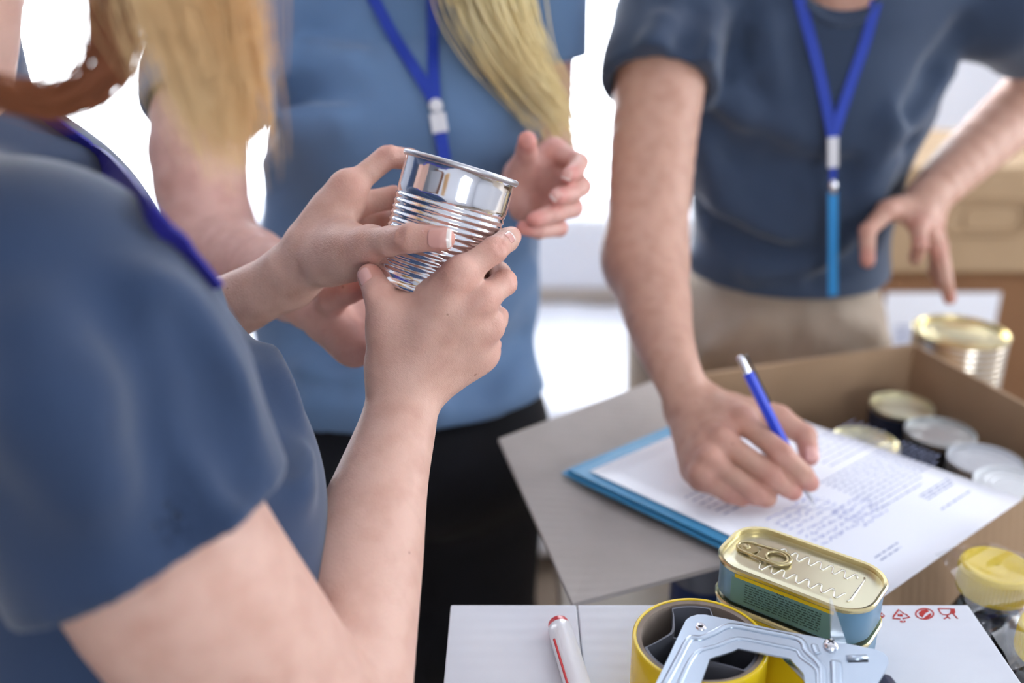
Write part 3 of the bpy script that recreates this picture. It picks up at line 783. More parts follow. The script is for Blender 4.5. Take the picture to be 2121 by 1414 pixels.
MB().lathe([(.0062, .004), (.0062, HT - .004), (.0046, HT - .004), (.0046, .004)], c0, 24).build('hub_bearing', M_hub, hub, angle=40)
for k in range(3):
    a = math.radians(30 + 120 * k); d_ = V3(math.cos(a), math.sin(a), 0); n_ = V3(-d_[1], d_[0], 0)
    qd = [c0 + d_ * .006 - n_ * .0006, c0 + d_ * .0205 - n_ * .0006, c0 + d_ * .0205 + n_ * .0006, c0 + d_ * .006 + n_ * .0006]
    MB().quadbox_([p + V3(0, 0, .005) for p in qd] + [p + V3(0, 0, HT - .006) for p in qd]).build('hub_spoke', M_hub, hub)
# sheet-metal frame lying on top; crop at 4.242x from (1350,1220)
ZF = ZTP + 0.0045
fp = lambda x, y, dz=0.0: Wz(1350 + x / 4.242, 1220 + y / 4.242, ZF + dz)
outer = [(20, 860), (150, 590), (270, 330), (300, 270), (340, 240), (400, 222), (470, 222), (700, 268), (1050, 345), (1450, 420), (1720, 478), (1960, 525), (2035, 555), (2075, 600), (2080, 650), (2050, 720), (1985, 830), (1900, 960), (1500, 1180), (330, 1180), (-130, 1180)]
inner = [(120, 1110), (330, 1060), (1360, 1060), (1360, 930), (1335, 745), (1290, 690), (1250, 650), (1215, 605), (1180, 595), (900, 545), (760, 518), (720, 540), (560, 590), (510, 610), (440, 800), (350, 1010)]
pts_o = [fp(*p) for p in outer]; pts_i = [fp(*p) for p in inner]
bm = bmesh.new()
vo = [bm.verts.new(p) for p in pts_o]; vi = [bm.verts.new(p) for p in pts_i]
eo = [bm.edges.new((vo[i], vo[(i+1) % len(vo)])) for i in range(len(vo))]; ei = [bm.edges.new((vi[i], vi[(i+1) % len(vi)])) for i in range(len(vi))]
bmesh.ops.triangle_fill(bm, use_beauty=True, edges=eo + ei, normal=(0, 0, 1))
ex = bmesh.ops.extrude_face_region(bm, geom=list(bm.faces))
for g in ex['geom']:
    if isinstance(g, bmesh.types.BMVert): g.co.z -= 0.0012
bmesh.ops.recalc_face_normals(bm, faces=bm.faces)
me = bpy.data.meshes.new('metal_frame'); bm.to_mesh(me); bm.free()
frame_o = add('metal_frame', me, M_alu, disp)
def emboss(path, r, up=0.35):
    pts = spline([fp(*p) for p in path], 6); return MB().tube(pts, r, 8, squash=(V3(0, 0, 1), 0.5)).build('pressed_rib', M_alu, frame_o, smooth=True)
emboss([(100, 860), (230, 620), (330, 440), (430, 430), (540, 385), (650, 330), (740, 325), (1000, 375), (1250, 425), (1330, 470), (1360, 540), (1480, 660), (1500, 760), (1500, 900)], 0.0024)
emboss([(230, 860), (330, 640), (420, 540), (560, 500), (720, 440), (820, 440), (1100, 495), (1270, 535), (1320, 600), (1440, 690), (1465, 760), (1465, 900)], 0.0016)
emboss([(1615, 640), (1620, 720), (1625, 900)], 0.0034)
emboss([(1430, 490), (1440, 530), (1460, 565)], 0.0022)
# hollow rivet, cross-head screw, slot, clear plastic tongue, tape tail
def ring_of(c, r, dz, n=20): return [c + V3(r * math.cos(2*math.pi*k/n), r * math.sin(2*math.pi*k/n), dz) for k in range(n)]
MB().lathe([(.0015, .0002), (.0017, .0012), (.0028, .0012), (.0034, .0003), (.0036, -.0005)], fp(430, 332), 24).build('hollow_rivet', M_shiny, frame_o, smooth=True)
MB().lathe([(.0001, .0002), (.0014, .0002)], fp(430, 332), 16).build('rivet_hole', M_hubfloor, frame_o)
sc_ = fp(1568, 505); MB().lathe([(.0001, .0042), (.0026, .0038), (.0043, .0022), (.0047, .0006), (.0047, -.001)], sc_, 28).build('screw', M_shiny, frame_o, smooth=True)
for a in (0.5, 0.5 + R90):
    d_ = V3(math.cos(a), math.sin(a), 0) * .0024; n_ = V3(-math.sin(a), math.cos(a), 0) * .00045; t_ = V3(0, 0, .0043)
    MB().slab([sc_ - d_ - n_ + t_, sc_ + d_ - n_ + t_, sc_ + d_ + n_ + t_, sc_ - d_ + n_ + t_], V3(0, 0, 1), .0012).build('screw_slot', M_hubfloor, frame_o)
MB().tube([fp(1715, 605, .0006), fp(1890, 600, .0006)], .0021, 10, squash=(V3(0, 0, 1), .7)).build('tongue', M_alu, frame_o, smooth=True)
MB().slab([fp(1725, 618, .0003), fp(1900, 612, .0003), fp(1905, 632, .0003), fp(1728, 638, .0003)], V3(0, 0, 1), .0004).build('punched_slot', M_hubfloor, frame_o)
M_clear = mix_transparent('clear_plastic', (0.95, 0.97, 1, 1), 0.26, 0.15)
kb, kt = fp(1640, 470, -.001), W(1722, 1243, 0.60)
kw = V3(.0048, .0, 0); MB().quadbox_([kb - kw - V3(0,.002,0), kb + kw - V3(0,.002,0), kb + kw, kb - kw, kt - kw*.12, kt + kw*.12, kt + kw*.12 + V3(0,.002,0), kt - kw*.12 + V3(0,.002,0)]).build('plastic_tongue', M_clear, disp)
t0_ = c0 + V3(RO - .0006, 0, 0); td = unit(V3(.38, -.92, 0))
MB().slab([t0_ + V3(0, 0, .003), t0_ + td * .075 + V3(0, 0, .003), t0_ + td * .075 + V3(0, 0, HT - .004), t0_ + V3(0, 0, HT - .003)], np.cross(td, V3(0, 0, 1)), .0005).build('tape_tail', M_tape, disp)
M_grip = mat('navy_grip_plastic', srgb(30, 40, 72), 0.4)
gp = Wz(1860, 1470, ZW + .02); MB().tube([Wz(1810, 1425, ZW + .030), Wz(1850, 1500, ZW + .026), Wz(1880, 1600, ZW + .0215), Wz(1900, 1700, ZW + .0205)], [.013, .016, .018, .020], 14).build('grip', M_grip, disp, smooth=True)
# spacers between the frame and the box, under its rim
for p in ((1568, 505), (250, 1120), (1430, 1120)):
    a = fp(*p); MB().tube([V3(a[0], a[1], ZW), V3(a[0], a[1], ZF - .0008)], .0045, 12).build('spacer', M_alu, disp, smooth=True)

# ------------------------------------------------------------------ marker pen
mk = empty('marker_pen', tuple(Wz(1180, 1380, ZW)), 'white marker pen with a red end lying on the white box', 'marker')
ma, mb_ = Wz(1161, 1306, ZW + .0085), Wz(1196, 1418, ZW + .0085); md = unit(mb_ - ma); ln = 0.135
mx_ = unit(np.cross(md, V3(0, 0, 1))); my_ = np.cross(mx_, md)
fr_ = (mx_, my_, md)
M_mkw = mat('white_marker_barrel', srgb(236, 236, 240), 0.3, coat=0.3)
M_mkr = mat('red_marker_plug', srgb(206, 30, 36), 0.35)
MB().lathe([(.0077, .003), (.0084, .004), (.0086, .012), (.0086, .080), (.0080, .082)], ma - md * .006, 28, fr_, close=True).build('barrel', M_mkw, mk, angle=40)
MB().lathe([(.0002, -.0040), (.0052, -.0034), (.0072, -.0015), (.0078, .0032)], ma - md * .006, 28, fr_).build('end_plug', M_mkr, mk, smooth=True)
MB().lathe([(.0074, .081), (.0092, .083), (.0092, .125), (.0080, .130), (.0003, .131)], ma - md * .006, 28, fr_).build('cap', M_mkr, mk, angle=40)
st = []
for s_ in np.linspace(.02, .078, 8):
    a = -0.35; st.append(ma - md * .006 + md * s_ + (mx_ * math.cos(a + R90 * .6) + my_ * math.sin(a + R90 * .6)) * .0087)
MB().tube(st, .0009, 6).build('red_stripe', M_mkr, mk)

# ------------------------------------------------------------------ jars with yellow caps
M_glass = mix_transparent('jar_glass', (0.9, 0.94, 1, 1), 0.08, 0.03)
M_dark = mat('dark_jar_contents', srgb(20, 18, 24), 0.25, coat=0.6)
M_ycap = mat('yellow_cap', srgb(226, 196, 44), 0.4)
def jar(px, py, d, label):
    t = W(px, py, d); c = V3(t[0], t[1], 0.75); H = t[2] - 0.75
    e = empty('jar', tuple(c), label, 'jar', 'dark jars with yellow caps')
    r = .036
    prof = [(.001, .001), (r - .004, .001), (r, .006), (r, H - .072), (r - .002, H - .058), (r - .009, H - .044), (.0245, H - .036), (.0245, H - .031), (.0265, H - .030), (.0265, H - .027), (.0235, H - .026), (.0235, H - .006)]
    MB().lathe(prof, c, 44).build('glass', M_glass, e, smooth=True)
    MB().lathe([(.001, .004), (r - .006, .004), (r - .003, .008), (r - .003, H - .074), (r - .005, H - .058), (r - .011, H - .046), (.0225, H - .040), (.001, H - .040)], c, 36).build('contents', M_dark, e, smooth=True)
    cap = MB().lathe([(.0262, H - .024), (.0268, H - .023), (.0268, H - .003), (.0255, H - .0006), (.0235, H), (.0225, H - .0006), (.0005, H - .0006)], c, 60).build('cap', M_ycap, e, angle=40)
    k = MB()
    for i in range(60):
        a = 2 * math.pi * i / 60; p = c + V3(math.cos(a), math.sin(a), 0) * .0268
        k.tube([p + V3(0, 0, H - .021), p + V3(0, 0, H - .005)], .0006, 4)
    k.build('cap_knurling', M_ycap, cap)['kind'] = 'stuff'
    return c + V3(0, 0, H)
j1 = jar(2066, 1168, .775, 'dark jar with a yellow screw cap standing beside the far corner of the white box')
j2 = jar(2200, 1300, .70, 'dark jar with a yellow screw cap beside the long edge of the white box')
# cling film stretched over the caps
M_film = mix_transparent('cling_film', (1, 1, 1, 1), 0.13, 0.10)
n = 26; v = []; f = []
ctr = (j1 + j2) / 2 + V3(.035, .02, 0)
for i in range(n + 1):
    for j in range(n + 1):
        p = V3(j1[0] - .038 + .100 * i / n, j2[1] - .03 + (j1[1] - j2[1] + .056) * j / n, 0)
        d1 = min(np.hypot(*(p - j1)[:2]), np.hypot(*(p - j2)[:2]))
        z = (j1[2] + j2[2]) / 2 + (j1[2] - j2[2]) * ((p[1] - j2[1]) / (j1[1] - j2[1]) - .5) + .0012
        z -= min(max(d1 - .027, 0) * 0.5, .02); z += .0007 * math.sin(p[0] * 210 + 4 * math.sin(p[1] * 90)) + .0014
        v.append((p[0], p[1], z))
for i in range(n):
    for j in range(n): f.append((i*(n+1)+j, (i+1)*(n+1)+j, (i+1)*(n+1)+j+1, i*(n+1)+j+1))
film = add('cling_film', mesh('cling_film', v, f), M_film); tag(film, 'clear wrinkled cling film stretched over the yellow caps of the jars', 'film')
# bottle with a navy label under the left flap
bt = Wz(1455, 1215, 0.83); bt = V3(bt[0] + .005, bt[1] + .02, 0.75)
wb = empty('plastic_bottle', tuple(bt), 'grey translucent plastic bottle with a navy label under the open flap', 'bottle')
M_pet = mat('smoky_plastic', srgb(120, 124, 136), 0.2, spec=0.6)
MB().lathe([(.001, 0), (.028, .001), (.031, .006), (.031, .085), (.028, .105), (.014, .125), (.012, .13)], bt, 32).build('body', M_pet, wb, smooth=True)
MB().lathe([(.0312, .03), (.0316, .031), (.0316, .078), (.0312, .079)], bt, 32).build('label_band', mat('navy_label', srgb(20, 48, 100), 0.4), wb, smooth=True)
MB().lathe([(.0135, .128), (.0135, .142), (.001, .143)], bt, 24).build('cap', M_plastic_w, wb, angle=40)

# ================================================================== the food can in the hands
DC = 0.665
cT = W(957, 342, DC)
rr = unit(ray(957, 342))
ax = -(UP * 0.963 + RIGHT * 0.271); ax = unit(ax - rr * np.dot(ax, rr) - rr * 0.03)      # from the top rim downward
CR_ = 247 / FPX * DC / 2; CH = 0.088
cup = -ax; cXx = unit(np.cross(V3(0, 1, 0), cup)); cYy = np.cross(cup, cXx)
cB = cT + ax * CH
can_e = empty('food_can', tuple(cB), 'shiny ribbed tin can held up by two hands, tilted', 'can')
rb = CR_ - .0022
prof = [(.001, .002), (rb * .86, .002), (rb * .88, .001), (CR_ - .003, .0012), (CR_ - .001, 0), (CR_, .001), (CR_, .0028), (rb + .0004, .004), (rb, .006)]
z = .008; 
while z < CH - .0255:
    for k in range(6):
        prof.append((rb - .0009 * (0.5 - 0.5 * math.cos(2 * math.pi * k / 6)) , z + .0042 * k / 6))
    z += .0042
prof += [(rb, CH - .0232), (rb, CH - .0226), (rb, CH - .018), (rb, CH - .010), (rb, CH - .0054), (rb + .0006, CH - .0038)]
MB().lathe(prof, cB, 96, (cXx, cYy, cup)).build('body', M_steel, can_e, smooth=True)
MB().lathe([(rb + .0006, CH - .0040), (CR_ - .0004, CH - .0032), (CR_, CH - .0022), (CR_ - .0002, CH - .0006), (CR_ - .001, CH), (CR_ - .0022, CH - .0002), (CR_ - .0032, CH - .0010), (CR_ - .0036, CH - .004), (CR_ * .86, CH - .0045), (CR_ * .84, CH - .0038), (CR_ * .5, CH - .0038), (CR_ * .48, CH - .0044), (.0005, CH - .0044)], cB, 96, (cXx, cYy, cup)).build('rim_and_lid', M_steelrim, can_e, angle=50)

# ================================================================== people
def hand(S, wrist, mcp, fingers, thumb, s=1.0, wr=.022, flush=None, extra=(), palm_r=.0125, detail=False, dorsal=None, web=True, ts=1.0):
    """palm from metacarpals, four fingers and a thumb; all points in world space"""
    mr = [palm_r * k * s for k in (1.0, 1.0, .96, .90)]
    for i, p in enumerate(mcp):
        w = wrist + (p - np.mean(mcp, 0)) * 0.28
        S.chain([(w, wr * .78 * s), ((w * .45 + p * .55), mr[i] * 1.06), (p, mr[i] * .82)], .012)
    if dorsal is not None:
        for i, p in enumerate(mcp): S.u(Prim(p + dorsal * .0060 * s, p + dorsal * .0054 * s + (p - wrist) * .03, .0072 * s), .006)
    for i in range(3):    # the flesh between the metacarpals
        S.u(Prim((mcp[i] * .8 + wrist * .2), (mcp[i+1] * .8 + wrist * .2), mr[i] * .74), .010)
    fr = [(.0096, .0088, .0080, .0070), (.0098, .0090, .0082, .0071), (.0094, .0086, .0077, .0067), (.0086, .0077, .0069, .0060)]
    pr = []
    for i, f_ in enumerate(fingers):
        pts = [mcp[i]] + list(f_); rs = [x * s for x in fr[i]]
        for k in range(3):
            a, b = pts[k], pts[k+1]
            if k < 2:
                mid = (a + b) / 2; rm = (rs[k] + rs[k+1]) / 2 * .93
                pr += [Prim(a, mid, rs[k], rm), Prim(mid, b, rm, rs[k+1])]
            else: pr.append(Prim(a, b, rs[k], rs[k+1]))
        if flush is not None:
            flush += [(pts[0], .013 * s, .6), (pts[1], .011 * s, .6), (pts[3], .012 * s, .85)]
    S.u(pr, .007, .0012)
    def creases(a, b, c, r, w, offs):
        inn = unit(a - b) + unit(c - b)
        if np.linalg.norm(inn) < .12: return
        dn = -unit(inn); tg = unit(unit(b - a) + unit(c - b)); tr_ = np.cross(dn, tg)
        for o_ in offs:
            m_ = b + tg * o_ * s; dd = float(S(m_)[0]) ; q_ = m_ + dn * r
            for _ in range(3): q_ = q_ - dn * float(S(q_)[0])
            S.sub(Prim(q_ - tr_ * w * s + dn * .0004 - dn * .0012, q_ + tr_ * w * s + dn * .0004 - dn * .0012, .0007), .0018); S.sub(Prim(q_ - tr_ * w * .3 * s + dn * .0004, q_ + tr_ * w * .3 * s + dn * .0004, .0010), .0018)
    if detail:
        for i, f_ in enumerate(fingers):
            pts = [mcp[i]] + list(f_); rs = [x * s for x in fr[i]]
            creases(pts[0], pts[1], pts[2], rs[1], .0055, (-.0028, 0, .0028)); creases(pts[1], pts[2], pts[3], rs[2], .0045, (-.0012, .0012))
    t = thumb; tr = [.0160 * s] + [x * s * ts for x in (.0112, .0090, .0079)]
    S.chain([(wrist * .55 + t[0] * .45, .017 * s), (t[0], tr[0]), (t[1], tr[1])], .012)
    S.chain([(t[1], tr[1]), ((t[1] + t[2]) / 2, (tr[1] + tr[2]) / 2 * .93), (t[2], tr[2]), (t[3], tr[3])], .006)
    if web: S.chain([(t[0] * .4 + t[1] * .6, .0095 * s), (mcp[0] * .72 + wrist * .28, .0105 * s)], .014)   # web
    if detail: creases(t[1], t[2], t[3], tr[2], .0055, (-.003, -.001, .0012))
    if flush is not None: flush += [(t[2], .012 * s, .4), (t[3], .013 * s, .8), (t[1], .014 * s, .3)]
    for a, b, r in extra: S.u(Prim(a, b, r), .012)
def nail(S, px, py, axis, w, l, parent, tip=True, depth=None):
    """nail plate resting on the fingertip at a pixel"""
    p = S.trace(px, py, t0=(depth - .03) if depth else .3); n = S.grad(p); a = unit(np.asarray(axis) - n * np.dot(axis, n)); b = np.cross(n, a)
    v = []; f = []; mi = []; N = 12
    for i in range(N + 1):
        for j in range(9):
            u = i / N * 2 - 1; t = (j / 8 * 2 - 1)
            hw = w / 2 * (1 - max(0, -u - .55) ** 2 * 1.6) * (1 - max(0, u - .72) ** 2 * 3.2)
            q0 = p + a * u * l / 2 + b * t * hw
            d = float(S(q0)[0]); q1 = q0 - n * d * .92 + n * (.00055 - .0002 * abs(t) + .0004 * max(0, u - .6))
            v.append(q1)
    for i in range(N):
        for j in range(8): f.append((i*9+j, i*9+j+1, (i+1)*9+j+1, (i+1)*9+j)); mi.append(1 if (tip and i >= N - 2) else 0)
    k = len(v); v += [q_ - n * .0012 for q_ in v]
    rim = [(i, 0) for i in range(N)] + [(N, j) for j in range(8)] + [(i, 8) for i in range(N, 0, -1)] + [(0, j) for j in range(8, 0, -1)]
    r = [i*9+j for i, j in rim]
    for a_ in range(len(r)):
        b_ = (a_ + 1) % len(r); f.append((r[a_], r[b_], r[b_] + k, r[a_] + k)); mi.append(1 if tip and rim[a_][0] >= N - 1 else 0)
    me = mesh('fingernail', v, f); me.materials.append(M_nail); me.materials.append(M_nailtip); me.polygons.foreach_set('material_index', mi)
    return add('fingernail', me, None, parent)

def frame_of(f, u=(0, 0, 1)):
    f = unit(f); r = unit(np.cross(f, u)); return r, f, np.cross(r, f)
def head(S, c, fwd, neck_base, s=1.0, nr=.052):
    X, Y, Z = frame_of(fwd)
    L = lambda x, y, z: c + (X * x + Y * y + Z * z) * s
    S.u(Prim(L(0, -.025, .03), L(0, .02, .035), .077 * s, .074 * s), .02)
    S.u(Prim(L(0, .03, .01), L(0, .042, -.055), .062 * s, .045 * s), .03)
    for k in (-1, 1):
        S.u(Prim(L(.05 * k, .0, -.045), L(.012 * k, .062, -.085), .026 * s, .022 * s), .03)
        S.u(Prim(L(.034 * k, .064, -.028), L(.046 * k, .045, -.02), .022 * s), .02)
        S.u(Prim(L(.012 * k, .086, .024), L(.045 * k, .072, .022), .009 * s), .014)
    S.u(Prim(L(0, .072, -.085), L(0, .074, -.087), .017 * s), .014)
    for k in (-1, 1):
        S.sub(Prim(L(.031 * k, .098, .004), L(.033 * k, .096, .004), .0140 * s), .012)
        S.u(Prim(L(.021 * k, .0790, .0115), L(.042 * k, .0750, .0110), .0042 * s), .004); S.u(Prim(L(.022 * k, .0785, -.0045), L(.041 * k, .0750, -.0040), .0036 * s), .004)
    S.u(Prim(L(0, .088, .012), L(0, .106, -.026), .007 * s, .0105 * s), .010)
    for k in (-1, 1):
        S.u(Prim(L(.010 * k, .094, -.030), L(.011 * k, .092, -.031), .0072 * s), .006)
        S.u([Prim(L(.079 * k, -.012, .012), L(.078 * k, -.002, -.030), .010 * s, .007 * s), Prim(L(.084 * k, -.018, .016), L(.082 * k, -.012, -.012), .007 * s)], .006)
    S.u(Prim(L(-.017, .086, -.052), L(.017, .086, -.052), .0055 * s), .006, .003)
    S.u(Prim(L(-.015, .085, -.062), L(.015, .085, -.062), .0065 * s), .006, .003)
    S.sub(Prim(L(-.02, .094, -.057), L(.02, .094, -.057), .0022 * s), .003)
    S.u(Prim(L(0, -.022, -.03), neck_base, nr * s, nr * 1.12 * s), .03)
    return L
M_eye = mat('eye_white', srgb(235, 232, 228), 0.1); M_iris = mat('iris', srgb(80, 100, 110), 0.1)
def eyes(L, parent, s=1.0):
    for k in (-1, 1):
        c = L(.0315 * k, .0715, .004)
        e = MB().lathe([(.0120 * s * math.sin(a), -.0120 * s * math.cos(a)) for a in np.linspace(.02, math.pi - .02, 12)], c, 20).build('eye', M_eye, parent, smooth=True)
        p = L(.0315 * k, .0715 + .0117, .001); d = unit(p - c); x = unit(np.cross(d, V3(0, 0, 1))); y = np.cross(x, d)
        MB().lathe([(.0001, .0006), (.0050 * s, .0002), (.0056 * s, -.0016)], p, 16, (x, y, d)).build('iris', M_iris, e, smooth=True)
def scalp(L, m, parent, s=1.0):
    """hair close to the skull under the loose strands"""
    H = SDF(); H.u(Prim(L(0, -.028, .038), L(0, .012, .046), .084 * s, .079 * s), .01); H.cut(L(0, .058, .04), L(0, .75, -.66) - L(0, 0, 0), .01)
    return add('scalp_hair', sdf_mesh('scalp_hair', [(H, .005)]), m, parent)
def strands(name, locks, m, parent, seed=1):
    """locks: [(guide points, n, width at root, width at tip, strand radius)] -> one mesh of hair tubes"""
    rs = np.random.default_rng(seed); mb = MB()
    for guide, n, w0, w1, r in locks:
        g = np.array(spline(guide, 6)); k = len(g); tt = np.linspace(0, 1, k)[:, None]
        for i in range(n):
            a = rs.normal(size=3) * .5; b = a * .6 + rs.normal(size=3) * .35; ph = rs.uniform(0, 6.28, 3); fr_ = rs.uniform(3, 7, 3)
            end = int(k * rs.uniform(.72, 1.0))
            off = a * w0 * (1 - tt) + b * w1 * tt + np.sin(tt * fr_ + ph) * (w0 * .06 + .001)
            pts = (g + off)[:max(end, 4)]; q_ = len(pts)
            mb.tube(list(pts), list(r * (1 - .75 * (np.arange(q_) / (q_ - 1)) ** 2)), 4, caps=False)
    return mb.build(name, m, parent, smooth=True)
def folds(S, items):
    """raised (r>0) or sunken (r<0) creases laid on the cloth along pixel paths"""
    ops = []
    for path, r, k in items:
        P = [S.trace(*p) for p in path]; N = [S.grad(p) for p in P]
        if r > 0: ops += [('u', Prim(P[i] - N[i] * r * .4, P[i+1] - N[i+1] * r * .4, r * (.75 if i == 0 else 1), r * (.75 if i == len(P) - 2 else 1)), k) for i in range(len(P) - 1)]
        else: ops += [('s', Prim(P[i] + N[i] * -r * .5, P[i+1] + N[i+1] * -r * .5, -r), k) for i in range(len(P) - 1)]
    for kd, p, k in ops:
        if kd == 'u': S.u(p, k)
        else: S.sub(p, k)
def legs(S, hipL, hipR, r0, kneeY, footdir, rk=.055, ra=.04):
    for h in (hipL, hipR):
        kn = V3(h[0], h[1] + kneeY, .48); an = V3(h[0], h[1] + .01, .09)
        S.chain([(h, r0), (kn, rk * 1.12), (an, ra * 1.25)], .04, .04)
def shoes(parent, hips, d):
    for h in hips:
        S = SDF(); c = V3(h[0], h[1] + .01, 0); d = unit(d)
        S.chain([(c + V3(0, 0, .075) - d * .02, .045), (c + V3(0, 0, .05) + d * .06, .042), (c + V3(0, 0, .034) + d * .15, .034)], .03, .02); S.cut((0, 0, .006), (0, 0, -1))
        o = add('shoe', sdf_mesh('shoe', [(S, .006)]), M_shoe, parent)
        sl = [c - d * .075 + V3(0, 0, .014)]
        n_ = V3(-d[1], d[0], 0); ring = [c + d * (.055 + .135 * math.cos(a)) + n_ * .046 * math.sin(a) + V3(0, 0, .016) for a in np.linspace(0, 2 * math.pi, 25)[:-1]]
        MB().prism(ring, V3(0, 0, 1), .016).build('sole', M_sole, o)
def feet(S, hips, d):
    d = unit(d)
    for h in hips:
        c = V3(h[0], h[1] + .01, 0); S.chain([(c + V3(0, 0, .07), .03), (c + V3(0, 0, .04) + d * .1, .026)], .02)
def lanyard(name, label, segs, side, w=.015):
    """segs: [(part name, points, material, width, thickness)]"""
    e = empty(name, tuple(segs[0][1][-1]), label, 'lanyard')
    for nm, pts, m, ww, t in segs: MB().ribbon(spline(pts, 5) if len(pts) > 2 else pts, side, ww, t).build(nm, m, e)
    return e

# ------------------------------------------------------------------ woman with reddish hair (holds the can)
PA = empty('person', (-.22, .50, 0), 'woman with strawberry blonde hair in a blue t-shirt, holding a tin can in both hands', 'person')
SIL = []
def build_A():
    fl = []
    # right arm and hand
    R_ = SDF()
    sh, el, wr = W(140, 600, .435), W(690, 1540, .54), W(838, 800, .668)
    R_.chain([(W(100, 700, .455), .045), (W(220, 880, .450), .046), (W(337, 1147, .458), .050), (W(480, 1339, .49), .0495), (W(600, 1470, .52), .045), (el, .041)], .03, .003, sm=4)
    R_.chain([(el, .040), (W(712, 1350, .572), .0405), (W(752, 1150, .605), .0360), (W(790, 1000, .632), .0288), (W(822, 890, .655), .0245), (W(834, 830, .665), .0228), (wr, .0218)], .006, .003, sm=4)
    mcp = [W(950, 570, .628), W(996, 622, .640), W(1011, 676, .656), W(1000, 728, .674)]
    R_fing = [[W(1024, 517, .634), W(1050, 497, .655), W(1059, 490, .674)],
              [W(1044, 585, .655), W(1034, 566, .682), W(1005, 556, .704)],
              [W(1030, 660, .680), W(1014, 640, .702), W(985, 628, .708)],
              [W(1016, 716, .700), W(1002, 692, .712), W(975, 680, .712)]]
    R_thumb = [W(810, 742, .662), W(801, 648, .647), W(784, 606, .641), W(766, 572, .650)]
    hand(R_, wr, mcp, R_fing, R_thumb, 1.0, .0222, fl, detail=True, dorsal=-FWD * .9 + UP * .3, ts=1.07,
         extra=[(W(905, 775, .678), W(980, 732, .675), .0135), (W(865, 740, .666), W(935, 650, .658), .0125), (W(843, 628, .653), W(880, 614, .649), .0078), (W(878, 625, .648), W(925, 592, .638), .0090), (W(885, 700, .664), W(980, 680, .668), .0110)])
    # tendons on the back of the hand
    for p in mcp[:3]:
        R_.chain([(wr * .6 + p * .4 - FWD * .0135, .0026), (p * .93 + wr * .07 - FWD * .0105, .0036)], .007)
    # left arm and hand
    L_ = SDF()
    shl, ell, wl = V3(-.40, .70, 1.33), W(20, 800, .75), W(600, 572, .735)
    L_.chain([(shl, .050), ((shl + ell) / 2, .047), (ell, .040)], .03, .003, sm=4)
    L_.chain([(ell, .040), (W(300, 715, .755), .033), (W(470, 640, .752), .0245), (wl, .0205)], .03, .003, sm=4)
    mcpl = [W(722, 390, .712), W(728, 425, .733), W(722, 462, .75), W(712, 497, .758)]
    L_fing = [[W(803, 324, .722), W(848, 330, .733), W(895, 350, .722)],
              [W(815, 409, .750), W(862, 415, .742), W(905, 420, .725)],
              [W(795, 456, .765), W(850, 466, .750), W(890, 470, .728)],
              [W(770, 500, .768), W(815, 506, .752), W(850, 505, .735)]]
    L_thumb = [W(672, 540, .705), W(768, 505, .662), W(850, 493, .6275), W(917, 494, .6195)]
    hand(L_, wl, mcpl, L_fing, L_thumb, 1.0, .021, fl, detail=True, dorsal=unit(-RIGHT * .5 + UP * .6 - FWD * .5),
         extra=[(W(650, 520, .715), W(730, 520, .69), .017), (W(640, 500, .72), W(715, 410, .715), .013), (W(690, 545, .70), W(765, 520, .672), .013)])
    # head, neck and the trunk inside the clothes
    C_ = SDF()
    nb = W(-270, 110, .55); hc = W(-240, -430, .50)
    Lf = head(C_, hc, V3(.5, .75, -.55), nb, .98)
    C_.chain([(nb, .05), (W(-100, 640, .61), .06), (W(200, 960, .61), .06), (V3(-.22, .50, .90), .07)], .05, .04, V3(-.6, .8, 0), 1.3)
    hips = [V3(-.28, .46, .86), V3(-.20, .57, .86)]
    legs(C_, hips[0], hips[1], .07, .0, None, .045, .03); feet(C_, hips, V3(.8, .6, 0))
    body = add('body', sdf_mesh('body', [(R_, .0015), (L_, .0015), (C_, .005)], fl), SKIN_A, PA)
    eyes(Lf, body, .98)
    nail(L_, 908, 493, RIGHT - UP * .02, .0125, .0145, body)
    nail(R_, 753, 572, R_thumb[3] - R_thumb[2], .010, .0115, body, False)
    nail(R_, 1058, 489, W(1059, 490, .674) - W(1050, 497, .655), .008, .009, body)
    SIL.append(('Aarm', R_, [(1130, 752, 500, 630), (1130, 752, 1000, 875), (1000, 790, 500, 700), (1000, 790, 1000, 880), (880, 820, 600, 740), (880, 820, 1000, 898), (810, 835, 600, 757), (810, 835, 1000, 912)]))
    SIL.append(('ALarm', L_, [(640, 480, 700, 590)]))
    # t-shirt
    T_ = SDF(); lat = V3(-.6, .8, 0); ad = unit(el - sh)
    T_.chain([(W(-330, 430, .64), .080), (W(-150, 445, .62), .080), (W(10, 560, .615), .084), (W(160, 868, .605), .097), (W(265, 1000, .60), .094), (W(280, 1130, .60), .090), (W(300, 1450, .60), .100), (V3(-.22, .50, .86), .115)], .05, .05, lat, 1.25)
    T_.u([Prim(shl, shl * .45 + ell * .55, .062)], .04)
    e0 = W(318, 1116, .456)
    S_ = SDF(); S_.chain([(W(-110, 560, .51), .066), (W(70, 660, .448), .064), (W(200, 840, .444), .063), (e0, .0600), (e0 + ad * .06, .0595)], .03, .03)
    folds(S_, [([(330, 640), (420, 850), (480, 1050)], .014, .03), ([(250, 700), (310, 900), (370, 1080)], -.010, .03), ([(60, 700), (110, 840), (180, 1000)], .012, .03), ([(380, 700), (455, 860), (500, 980)], -.010, .02)])
    rh = unit(ray(318, 1116)); S_.cut(e0, ad - rh * .45 * np.dot(ad, rh)); S_.sub(Prim(e0 - ad * .015, e0 + ad * .1, .0525, .0545), .002)
    folds(T_, [([(560, 720), (600, 860), (620, 1000)], .012, .02), ([(540, 900), (575, 880), (610, 860)], -.012, .02), ([(300, 500), (390, 600), (450, 700)], .012, .025), ([(500, 640), (560, 780), (570, 920)], -.012, .025)])
    T_.join(S_, .016)
